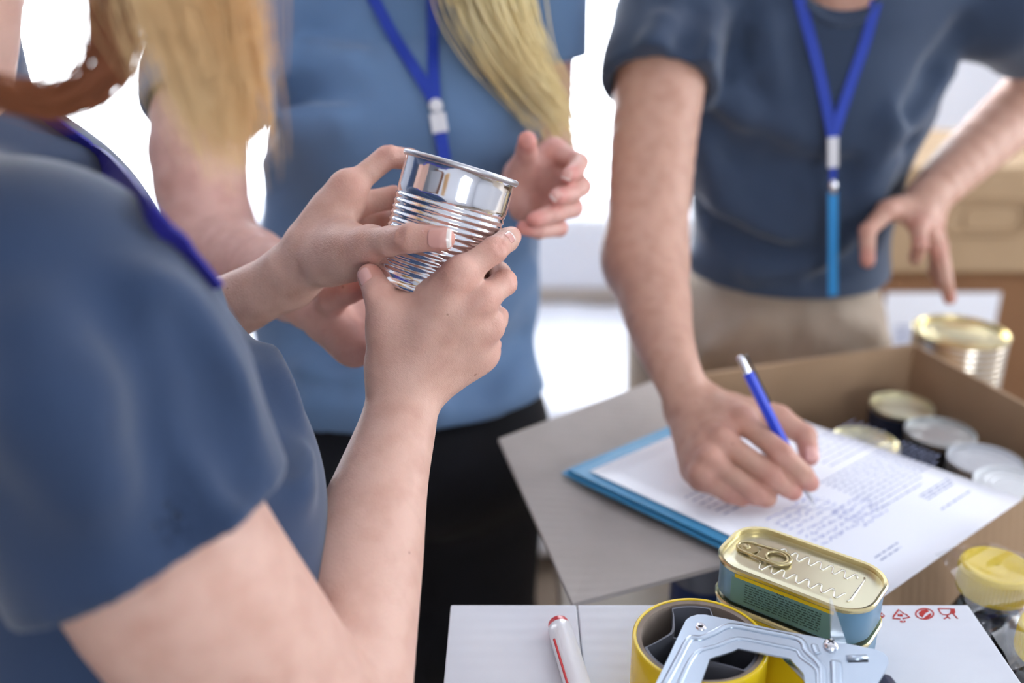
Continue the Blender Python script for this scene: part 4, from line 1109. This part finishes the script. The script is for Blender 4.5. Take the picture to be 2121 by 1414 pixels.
    T_.cut(V3(0, 0, .82), V3(0, 0, -1)); T_.sub(Prim(nb, nb + V3(0, 0, .1), .066), .004)
    shirt = add('t_shirt', sdf_mesh('t_shirt', [(T_, .0035)]), M_shirtA, PA)
    J_ = SDF(); J_.chain([(V3(-.24, .50, .90), .11), (V3(-.24, .50, .84), .105)], .03, .03, lat, 1.3)
    legs(J_, hips[0], hips[1], .088, .0, None, .06, .042)
    add('trousers', sdf_mesh('trousers', [(J_, .008)]), M_black, PA)
    shoes(PA, hips, V3(.8, .6, 0))
    # hair
    M_hair = mat('strawberry_blonde_hair', srgb(250, 220, 168), 0.38, noise=(14, 0), col2=srgb(228, 180, 120), sheen=0.2)
    crown = Lf(0, -.02, .11)
    locks = [([crown, Lf(.085, .03, .06), W(330, -240, .38), W(355, -60, .375), W(390, 90, .38), W(430, 230, .39), W(470, 370, .40)], 420, .034, .012, .0006),
             ([crown, Lf(.09, .01, .05), W(390, -240, .38), W(440, -60, .38), W(475, 100, .39), W(500, 240, .40), W(510, 340, .41)], 300, .026, .012, .0006),
             ([crown, Lf(.08, .02, .05), W(262, -200, .40), W(264, -20, .40), W(272, 110, .40), W(250, 230, .41)], 24, .012, .010, .0004),
             ([crown, Lf(.06, .06, .07), W(140, -120, .40), W(165, 60, .40), W(120, 140, .40), W(60, 190, .41)], 10, .012, .012, .0003)]
    for k in range(16):
        a = k / 15 * 3.6 - 1.8 + math.pi * 1.5
        x, y = math.cos(a) * .08, math.sin(a) * .09 - .01
        locks.append(([crown, Lf(x * .8, y * .8, .085), Lf(x * 1.12, y * 1.1, .03), Lf(x * 1.1, y * 1.15, -.02), Lf(x * 1.05, y * 1.15, -.06)], 60, .03, .02, .0014))
    h_ = strands('hair', locks, M_hair, PA, 3); scalp(Lf, M_hair, h_)
    M_aub = mat('auburn_hair', srgb(170, 104, 66), 0.45, noise=(14, 0), col2=srgb(140, 80, 48))
    strands('hair_curl', [([crown, Lf(.09, -.02, .02), W(222, -200, .40), W(240, -40, .40), W(246, 70, .40), W(222, 150, .40), W(170, 196, .40), W(100, 212, .40), W(20, 200, .40), W(-80, 175, .41), W(-180, 150, .42), W(-300, 120, .43)], 150, .011, .008, .0006),
        ([crown, Lf(.09, -.02, .02), W(180, -200, .40), W(215, -20, .40), W(215, 110, .40), W(180, 180, .40), W(110, 215, .40), W(20, 212, .40), W(-120, 180, .42)], 26, .016, .008, .0004)], M_aub, h_, 9)
    # lanyard seen edge-on along the chest
    pts = [T_.trace(x, y) - FWD * .004 + V3(.001, 0, .001) for x, y in ((-40, 150), (60, 222), (140, 280), (215, 340), (305, 440), (385, 525), (450, 602))]
    lanyard('lanyard', 'violet-blue lanyard strap running down the chest of the woman holding the can', [('strap', pts, M_purple, .013, .0018)], V3(.5, -.6, .6))
    SIL.append(('A', T_, [(200, -50, 500, 70), (320, 0, 600, 230), (430, 100, 700, 330), (600, 200, 800, 470), (700, 300, 900, 560), (790, 300, 900, 610), (900, 300, 900, 640), (1050, 560, 900, 665), (1100, 100, 540, 475), (1200, 50, 500, 390), (1260, 50, 500, 260)]))
    return T_
build_A()

# ------------------------------------------------------------------ woman with blonde hair
PB = empty('person', (-.12, 1.12, 0), 'woman in a light blue t-shirt and black trousers with long blonde hair, behind the can', 'person')
def build_B():
    fl = []
    R_ = SDF()
    sh, el, wr = W(470, -30, 1.10), W(438, 520, .98), W(640, 618, .815)
    R_.chain([(sh + V3(.03, .01, -.02), .040), (W(415, 250, 1.02), .049), (el, .041)], .03, .003, sm=4)
    R_.chain([(el, .041), (W(520, 552, .91), .036), (wr, .0245)], .03, .003, sm=4)
    mcp = [W(738, 690, .815), W(748, 706, .80), W(750, 718, .785), W(740, 728, .77)]
    fing = [[W(800, 670, .785), W(840, 650, .77), W(870, 640, .755)], [W(808, 690, .775), W(848, 675, .76), W(880, 665, .745)],
            [W(808, 712, .768), W(846, 700, .752), W(876, 690, .74)], [W(796, 728, .76), W(826, 720, .748), W(850, 712, .738)]]
    th = [W(668, 640, .795), W(690, 618, .765), W(722, 605, .75), W(754, 596, .742)]
    hand(R_, wr, mcp, fing, th, .98, .0205, fl, web=False, extra=[(W(672, 668, .79), W(722, 716, .77), .0135), (W(715, 665, .825), W(762, 655, .815), .017)])
    L_ = SDF()
    shl, ell, wl = W(1110, -30, 1.17), W(1118, 330, 1.25), W(1118, 385, 1.0)
    L_.chain([(shl, .048), (ell, .039)], .03, .003, sm=4); L_.chain([(ell, .038), (W(1120, 365, 1.12), .035), (wl, .025)], .03, .003, sm=4)
    mcpl = [W(1146, 310, .935), W(1166, 352, .945), W(1164, 400, .945), W(1146, 440, .935)]
    fl_ = [[W(1200, 336, .915), W(1194, 352, .888), W(1178, 363, .870)], [W(1205, 386, .915), W(1182, 400, .880), W(1154, 407, .864)],
           [W(1188, 430, .910), W(1142, 444, .872), W(1106, 455, .860)], [W(1158, 472, .905), W(1116, 478, .880), W(1084, 472, .872)]]
    thl = [W(1088, 380, .945), W(1084, 345, .915), W(1091, 312, .885), W(1092, 291, .865)]
    hand(L_, wl, mcpl, fl_, thl, 1.06, .0235, fl, extra=[(W(1080, 365, .94), W(1088, 425, .94), .017), (W(1120, 400, .95), W(1140, 360, .95), .016)])
    C_ = SDF(); nb = W(815, -110, 1.19); hc = W(800, -400, 1.12)
    Lf = head(C_, hc, V3(.15, -.75, -.5), nb, .98)
    C_.chain([(nb, .05), (W(845, 60, 1.23), .06), (W(845, 260, 1.22), .06), (W(855, 600, 1.23), .055), (W(862, 850, 1.24), .06)], .05, .05, RIGHT, 1.5)
    hips = [V3(-.20, 1.15, .82), V3(-.045, 1.15, .82)]
    legs(C_, hips[0], hips[1], .075, 0, None, .05, .032); feet(C_, hips, V3(0, -1, 0))
    body = add('body', sdf_mesh('body', [(R_, .002), (L_, .002), (C_, .006)], fl), SKIN_B, PB)
    eyes(Lf, body, .98)
    nail(L_, 1174, 361, fl_[0][2] - fl_[0][1], .009, .009, body, True, .9)
    nail(L_, 1152, 404, fl_[1][2] - fl_[1][1], .009, .010, body, True, .9)
    nail(L_, 1106, 452, fl_[2][2] - fl_[2][1], .009, .010, body, True, .9)
    T_ = SDF()
    T_.chain([(W(845, 20, 1.225), .082), (W(842, 250, 1.205), .098), (W(846, 430, 1.21), .094)], .05, .05, RIGHT, 1.46)
    T_.chain([(W(828, 380, 1.21), .088), (W(816, 600, 1.215), .090), (W(824, 850, 1.225), .095), (W(828, 960, 1.225), .097)], .05, .05, RIGHT, 1.74)
    T_.u(Prim(W(735, 270, 1.12), W(750, 250, 1.13), .062), .07); T_.u(Prim(W(965, 270, 1.12), W(950, 250, 1.13), .062), .07)
    T_.u(Prim(W(560, -20, 1.14), W(1080, -40, 1.18), .058), .05)
    c1_, d1 = W(414, 232, 1.028), unit(el - sh)
    S1 = SDF(); S1.chain([(W(500, -15, 1.11), .064), (W(428, 170, 1.045), .0615), (c1_ + d1 * .04, .0595)], .03, .03); S1.cut(c1_, d1); S1.sub(Prim(c1_ - d1 * .05, c1_ + d1 * .1, .0535), .002)
    d2 = unit(ell - shl); c2_ = shl * .60 + ell * .40
    S2 = SDF(); S2.chain([(shl, .062), (c2_ + d2 * .04, .060)], .03); S2.cut(c2_, d2); S2.sub(Prim(c2_ - d2 * .05, c2_ + d2 * .1, .052), .002)
    folds(T_, [([(560, 190), (640, 130), (730, 125)], .014, .03), ([(550, 300), (620, 210), (720, 190)], -.012, .03), ([(560, 340), (620, 260), (700, 250)], .012, .03),
               ([(640, 760), (760, 770), (980, 740)], .012, .03), ([(620, 690), (700, 720), (800, 730)], -.010, .03), ([(920, 700), (1020, 640), (1090, 560)], .012, .03),
               ([(900, 800), (1000, 790), (1090, 700)], -.010, .03), ([(1000, 560), (1060, 500), (1095, 430)], .012, .03), ([(650, 840), (760, 850), (900, 845)], .010, .03)])
    T_.join(S1, .03); T_.join(S2, .03)
    SIL.append(('B', T_, [(60, 850, 1300, 1130), (300, 850, 1300, 1105), (600, 850, 1300, 1105), (750, 850, 1300, 1110), (300, 850, 300, 540), (430, 850, 300, 560)]))
    hA, hB = W(645, 905, 1.12), W(1110, 815, 1.20)
    hn = np.cross(hB - hA, V3(0, 1, .02)); hn = hn if hn[2] < 0 else -hn
    T_.cut(hA, hn); T_.sub(Prim(nb, nb + V3(0, -.02, .1), .07), .004)
    add('t_shirt', sdf_mesh('t_shirt', [(T_, .0042)]), M_shirtB, PB)
    J_ = SDF(); J_.chain([(W(828, 840, 1.23), .086), (W(834, 960, 1.23), .096)], .03, .03, RIGHT, 1.70)
    legs(J_, hips[0], hips[1], .092, 0, None, .066, .045)
    add('trousers', sdf_mesh('trousers', [(J_, .008)]), M_black, PB)
    shoes(PB, hips, V3(0, -1, 0))
    M_hair = mat('blonde_hair', srgb(250, 234, 182), 0.38, noise=(12, 0), col2=srgb(236, 210, 146), sheen=0.2)
    crown = Lf(0, -.01, .115)
    locks = [([crown, Lf(-.09, .02, .03), W(990, -160, 1.06), W(1000, -20, 1.05), W(1045, 90, 1.05), W(1100, 170, 1.06), W(1150, 240, 1.07), W(1168, 310, 1.08)], 240, .05, .024, .0012),
             ([crown, Lf(-.09, .0, .03), W(1020, -160, 1.07), W(1060, -10, 1.08), W(1090, 100, 1.09), W(1140, 200, 1.09), W(1160, 280, 1.09)], 160, .04, .02, .0012),
             ([crown, Lf(.09, .0, .03), W(600, -160, 1.10), W(575, -20, 1.13), W(560, 60, 1.16)], 90, .04, .03, .0012)]
    for k in range(16):
        a = k / 15 * 3.8 - 1.9 + math.pi * 1.5
        x, y = math.cos(a) * .08, math.sin(a) * .09 - .01
        locks.append(([crown, Lf(x * .8, y * .8, .085), Lf(x * 1.12, y * 1.1, .02), Lf(x * 1.12, y * 1.2, -.08), Lf(x * 1.25, y * 1.35, -.20)], 50, .03, .035, .0014))
    h_ = strands('hair', locks, M_hair, PB, 4); scalp(Lf, M_hair, h_)
    # lanyard: two straps meeting at a clip on the chest
    tp = lambda px, py: T_.trace(px, py) - FWD * .003
    e = empty('lanyard', tuple(tp(905, 230)), 'blue lanyard with a white clip on the chest of the blonde woman', 'lanyard')
    back = nb + V3(0, .075, .035)
    s1 = [back, nb + V3(-.066, .03, .040), nb + V3(-.072, -.035, .032)] + [tp(*p) - FWD * .004 for p in ((745, -50), (775, 0), (815, 75), (856, 140), (885, 185), (900, 212))]; s2 = [back, nb + V3(.066, .03, .040), nb + V3(.072, -.035, .032)] + [tp(*p) - FWD * .004 for p in ((896, -50), (896, 0), (898, 80), (899, 150), (903, 212))]
    MB().ribbon(spline(s1, 4), V3(1, 0, .15), .013, .0016).build('strap', M_strap, e); MB().ribbon(spline(s2, 4), V3(1, 0, 0), .012, .0016).build('strap', M_strap, e)
    a, b = tp(904, 222) - FWD * .004, tp(910, 258) - FWD * .004
    y_ = unit(b - a); z_ = -FWD; x_ = unit(np.cross(y_, z_)); z_ = np.cross(x_, y_)
    MB().lathe([(.0003, .003), (.006, .003), (.0075, .001), (.0075, -.003)], a, 24, (x_, y_, z_)).build('clip_button', M_plastic_w, e, angle=40)
    MB().slab([b + x_ * sx_ * .0085 + y_ * sy_ * .0105 + z_ * .003 for sx_, sy_ in ((-1, -1), (1, -1), (1, 1), (-1, 1))], z_, .005).build('clip_body', M_plastic_w, e, bevel=.001)
    t0 = b + y_ * .010; MB().ribbon([t0, t0 + y_ * .014, t0 + y_ * .030], x_, .013, .004).build('strap_end', M_strap, e)
    # rings
    def finger_ring(a, b, t, r, label):
        c = a * (1 - t) + b * t; d = unit(b - a); x = unit(np.cross(d, UP)); y = np.cross(d, x)
        o = MB().tube([c + (x * math.cos(k * math.pi / 12) + y * math.sin(k * math.pi / 12)) * r for k in range(24)], .0011, 8, closed=True).build('finger_ring', M_shiny, None, smooth=True)
        tag(o, label, 'ring')
    finger_ring(mcpl[1], fl_[1][0], .72, .0098, 'small silver ring on the raised open hand of the blonde woman')
    finger_ring(mcp[0], fing[0][0], .30, .0094, 'silver ring on the hand of the blonde woman below the can')
build_B()

# ------------------------------------------------------------------ man writing
PC = empty('person', (.36, 1.45, 0), 'man in a dark slate t-shirt and khaki trousers bending over the box and writing', 'person')
def build_C():
    fl = []
    R_ = SDF()
    sh, el = W(1385, 45, 1.19), W(1335, 535, 1.085)
    wr = Wz(1432, 842, .988)
    R_.chain([(sh, .056), (W(1356, 260, 1.15), .050), (W(1344, 420, 1.11), .0455), (el, .041)], .03, .003, sm=4)
    R_.chain([(el, .0405), (W(1354, 610, 1.04), .0375), (W(1370, 690, .99), .0305), (W(1398, 765, .945), .0235), (wr, .0215)], .03, .003, sm=4)
    z = lambda px, py, zz: Wz(px, py, zz)
    mcp = [z(1538, 872, 1.001), z(1497, 914, .992), z(1470, 955, .980), z(1452, 990, .967)]
    fing = [[z(1618, 938, .990), z(1664, 982, .972), z(1678, 1000, .962)],
            [z(1600, 985, .972), z(1630, 1008, .961), z(1643, 1018, .956)],
            [z(1565, 1020, .958), z(1588, 1030, .951), z(1560, 1028, .951)],
            [z(1512, 1022, .954), z(1535, 1030, .949), z(1515, 1022, .950)]]
    th = [z(1512, 852, .985), z(1612, 868, .985), z(1668, 902, .976), z(1676, 945, .966)]
    hand(R_, wr, mcp, fing, th, 1.13, .0205, fl, detail=True, dorsal=unit(UP * .8 - FWD * .3 - RIGHT * .2), extra=[(z(1440, 900, .976), z(1448, 970, .960), .017)])
    L_ = SDF()
    shl, ell, wl = W(2085, 15, 1.25), W(2215, 140, 1.38), W(1925, 405, 1.275)
    L_.chain([(shl, .056), ((shl + ell) / 2, .051), (ell, .045)], .03, .003, sm=4)
    L_.chain([(ell, .044), (W(2110, 230, 1.36), .043), (W(2000, 330, 1.31), .035), (wl, .028)], .03, .003, sm=4)
    mcpl = [W(1903, 468, 1.235), W(1919, 468, 1.252), W(1931, 465, 1.27), W(1938, 460, 1.29)]
    fl_ = [[W(1906, 508, 1.212), W(1899, 528, 1.225), W(1896, 536, 1.240)], [W(1946, 528, 1.237), W(1958, 580, 1.242), W(1967, 618, 1.252)],
           [W(1940, 522, 1.268), W(1938, 562, 1.262), W(1950, 590, 1.270)], [W(1950, 510, 1.30), W(1956, 545, 1.305), W(1962, 570, 1.31)]]
    thl = [W(1885, 430, 1.26), W(1838, 436, 1.235), W(1797, 478, 1.222), W(1797, 540, 1.215)]
    hand(L_, wl, mcpl, fl_, thl, 1.12, .0225, fl)
    C_ = SDF(); nb = W(1745, -30, 1.215); hc = W(1745, -330, 1.08)
    Lf = head(C_, hc, V3(-.05, -.55, -.8), nb, 1.05, .056)
    C_.chain([(W(1742, 40, 1.255), .072), (W(1708, 230, 1.32), .065), (W(1650, 400, 1.37), .055), (W(1632, 590, 1.44), .06)], .05, .05, RIGHT, 1.5)
    hips = [V3(.275, 1.42, .84), V3(.46, 1.45, .84)]
    legs(C_, hips[0], hips[1], .08, .02, None, .055, .036); feet(C_, hips, V3(0, -1, 0))
    body = add('body', sdf_mesh('body', [(R_, .0017), (L_, .0024), (C_, .0055)], fl), SKIN_C, PC)
    eyes(Lf, body, 1.05)
    nail(R_, 1684, 938, th[3] - th[2], .012, .013, body, False, .85)
    T_ = SDF()
    T_.chain([(W(1742, 50, 1.255), .088), (W(1704, 200, 1.30), .102), (W(1646, 400, 1.36), .095), (W(1628, 580, 1.43), .099), (W(1628, 680, 1.45), .102)], .05, .05, RIGHT, 1.30)
    T_.u(Prim(W(1440, 20, 1.21), W(2040, 0, 1.26), .062), .05)
    T_.u(Prim(W(1478, 170, 1.235), W(1490, 330, 1.30), .05), .04)
    d1 = unit(el - sh); c1_ = W(1364, 182, 1.165)
    S1 = SDF(); S1.chain([(sh, .068), (W(1368, 150, 1.17), .064), (c1_ + d1 * .05, .0615)], .03, .03)
    folds(S1, [([(1440, 190), (1465, 100), (1490, 30)], .010, .02), ([(1400, 170), (1425, 90), (1440, 20)], -.010, .02), ([(1330, 150), (1350, 90), (1370, 40)], .008, .02)])
    S1.cut(c1_, d1); S1.sub(Prim(c1_ - d1 * .05, c1_ + d1 * .1, .056), .002)
    d2 = unit(ell - shl); c2_ = shl * .60 + ell * .40
    S2 = SDF(); S2.chain([(shl, .068), (c2_ + d2 * .04, .063)], .03); S2.cut(c2_, d2); S2.sub(Prim(c2_ - d2 * .05, c2_ + d2 * .1, .056), .002)
    folds(T_, [([(1462, 180), (1520, 110), (1545, 30)], -.014, .02), 
               ([(1455, 200), (1540, 230), (1640, 270)], .012, .025), ([(1460, 250), (1520, 320), (1640, 400)], -.012, .025), ([(1450, 300), (1500, 420), (1620, 500)], .013, .025),
               ([(1440, 420), (1500, 480), (1640, 530)], -.012, .025), ([(1880, 300), (1760, 360), (1600, 340)], -.012, .025), ([(1850, 330), (1800, 430), (1740, 520)], .012, .025),
               ([(1860, 400), (1790, 520), (1700, 570)], -.010, .025), ([(1960, 150), (1860, 250), (1790, 380)], .013, .03), ([(1990, 60), (1930, 150), (1880, 230)], -.012, .025),
               ([(1440, 540), (1560, 560), (1700, 545)], .010, .025), ([(1590, 60), (1600, 140), (1620, 220)], .010, .03)])
    T_.join(S1, .016); T_.join(S2, .03)
    SIL.append(('C', T_, [(400, 1650, 1300, 1430), (560, 1650, 1300, 1415), (300, 1650, 2100, 1895), (400, 1650, 2100, 1862), (560, 1650, 2100, 1842)]))
    SIL.append(('Carm', R_, [(300, 1350, 1150, 1262), (300, 1350, 1600, 1450), (450, 1340, 1150, 1252), (450, 1340, 1600, 1440), (530, 1340, 1150, 1250), (530, 1340, 1600, 1418), (640, 1350, 1150, 1275), (640, 1350, 1600, 1442), (740, 1380, 1150, 1325), (740, 1380, 1600, 1455), (800, 1400, 1150, 1352), (800, 1400, 1600, 1480)]))
    hA, hB = W(1418, 592, 1.36), W(1850, 570, 1.40)
    hn = np.cross(hB - hA, V3(0, 1, .12)); hn = hn if hn[2] < 0 else -hn
    T_.cut(hA, hn); nk = W(1742, -58, 1.17); T_.sub(Prim(nk + V3(0, .06, .02), nk - FWD * .05, .062, .060), .004)
    add('t_shirt', sdf_mesh('t_shirt', [(T_, .0042)]), M_shirtC, PC)
    ck = [C_.trace(1742 + 84 * math.sin(a), -58 + 100 * math.cos(a)) for a in np.linspace(-1.35, 1.35, 15)]
    MB().tube([T_.trace(1742 + 92 * math.sin(a), -58 + 106 * math.cos(a)) for a in np.linspace(-1.3, 1.3, 17)], .0045, 8).build('collar', M_shirtC, PC, smooth=True)
    J_ = SDF(); J_.chain([(W(1630, 540, 1.43), .090), (W(1632, 680, 1.46), .100), (V3(.365, 1.44, .86), .100)], .03, .03, RIGHT, 1.32)
    legs(J_, hips[0], hips[1], .098, .02, None, .074, .055)
    folds(J_, [([(1640, 640), (1645, 700), (1640, 740)], -.008, .015), ([(1560, 660), (1480, 720), (1440, 760)], .010, .02), ([(1740, 650), (1810, 690), (1840, 720)], .010, .02)])
    add('trousers', sdf_mesh('trousers', [(J_, .007)]), M_khaki, PC)
    shoes(PC, hips, V3(0, -1, 0))
    M_hair = mat('brown_hair', srgb(70, 50, 38), 0.45, noise=(20, 0), col2=srgb(52, 36, 28))
    H_ = SDF(); H_.u(Prim(Lf(0, -.028, .04), Lf(0, .015, .048), .083 * 1.05, .078 * 1.05), .01); H_.cut(Lf(0, .05, .045), Lf(0, .6, -.8) - Lf(0, 0, 0), .01)
    add('hair', sdf_mesh('hair', [(H_, .005)]), M_hair, PC)
    # lanyard
    tp = lambda px, py: T_.trace(px, py) - FWD * .003
    e = empty('lanyard', tuple(tp(1725, 290)), 'blue lanyard with a light blue end hanging from the neck of the writing man', 'lanyard')
    top = W(1725, 285, np.dot(tp(1725, 285) - CAM, FWD) - .012)
    back = nb + V3(0, .085, .05)
    s1 = [back, nb + V3(-.074, .035, .052), nb + V3(-.078, -.025, .03)] + [tp(*p) for p in ((1650, -20), (1658, 10), (1680, 90), (1700, 170))] + [top]; s2 = [back, nb + V3(.074, .035, .052), nb + V3(.078, -.025, .03)] + [tp(*p) for p in ((1818, -20), (1812, 10), (1790, 90), (1762, 170))] + [top]
    MB().ribbon(spline(s1, 4), V3(1, 0, .1), .013, .0018).build('strap', M_strap, e); MB().ribbon(spline(s2, 4), V3(1, 0, -.1), .013, .0018).build('strap', M_strap, e)
    at = lambda py: Wy(1725, py, top[1] - .002)
    MB().ribbon([at(284), at(346)], RIGHT, .012, .005).build('clip', M_plastic_w, e)
    MB().ribbon([at(345), at(374)], RIGHT, .008, .003).build('strap_joint', M_strap, e)
    MB().tube([at(372), at(385), at(402)], [.004, .0055, .004], 10).build('swivel_hook', M_shiny, e, smooth=True)
    MB().ribbon(spline([at(398), at(440), at(500), at(560), at(612)], 3), RIGHT, .0115, .0025).build('light_blue_tag', M_strap_light, e)
    # pen
    tip = Wz(1687, 1047, ZP + .0012); r_ = ray(1530, 735)
    best = min((abs(np.linalg.norm(CAM + r_ * d - tip) - .146), d) for d in np.linspace(.75, .868, 119))[1]
    pt = CAM + r_ * best; pd = unit(pt - tip); px_ = unit(np.cross(pd, UP)); py_ = np.cross(px_, pd); fr = (px_, py_, pd); LN = float(np.linalg.norm(pt - tip))
    pen = empty('pen', tuple(tip), 'blue ballpoint pen with a silver push button held in the writing hand', 'pen')
    MB().lathe([(.0004, 0), (.0006, .002), (.0018, .006), (.0034, .018), (.0040, .020)], tip, 20, fr).build('metal_tip', M_steelrim, pen, smooth=True)
    hexa = [(.0040, .0195), (.0050, .021), (.0052, .03), (.0052, LN - .019), (.0046, LN - .0175), (.001, LN - .0175)]
    MB().lathe(hexa, tip, 6, fr).build('barrel', mat('blue_pen_plastic', srgb(20, 60, 205), 0.28, coat=0.4), pen)
    MB().lathe([(.0034, LN - .018), (.0034, LN - .004), (.0028, LN - .001), (.0003, LN)], tip, 20, fr).build('push_button', M_shiny, pen, smooth=True)
    cs = py_ * .0062; cs = cs if np.dot(cs, FWD) > 0 else -cs
    MB().ribbon([tip + cs + pd * (LN - .050), tip + cs + pd * (LN - .02), tip + cs + pd * (LN - .003)], px_, .0034, .0012).build('pocket_clip', mat('black_plastic', srgb(24, 24, 30), 0.35), pen)
build_C()
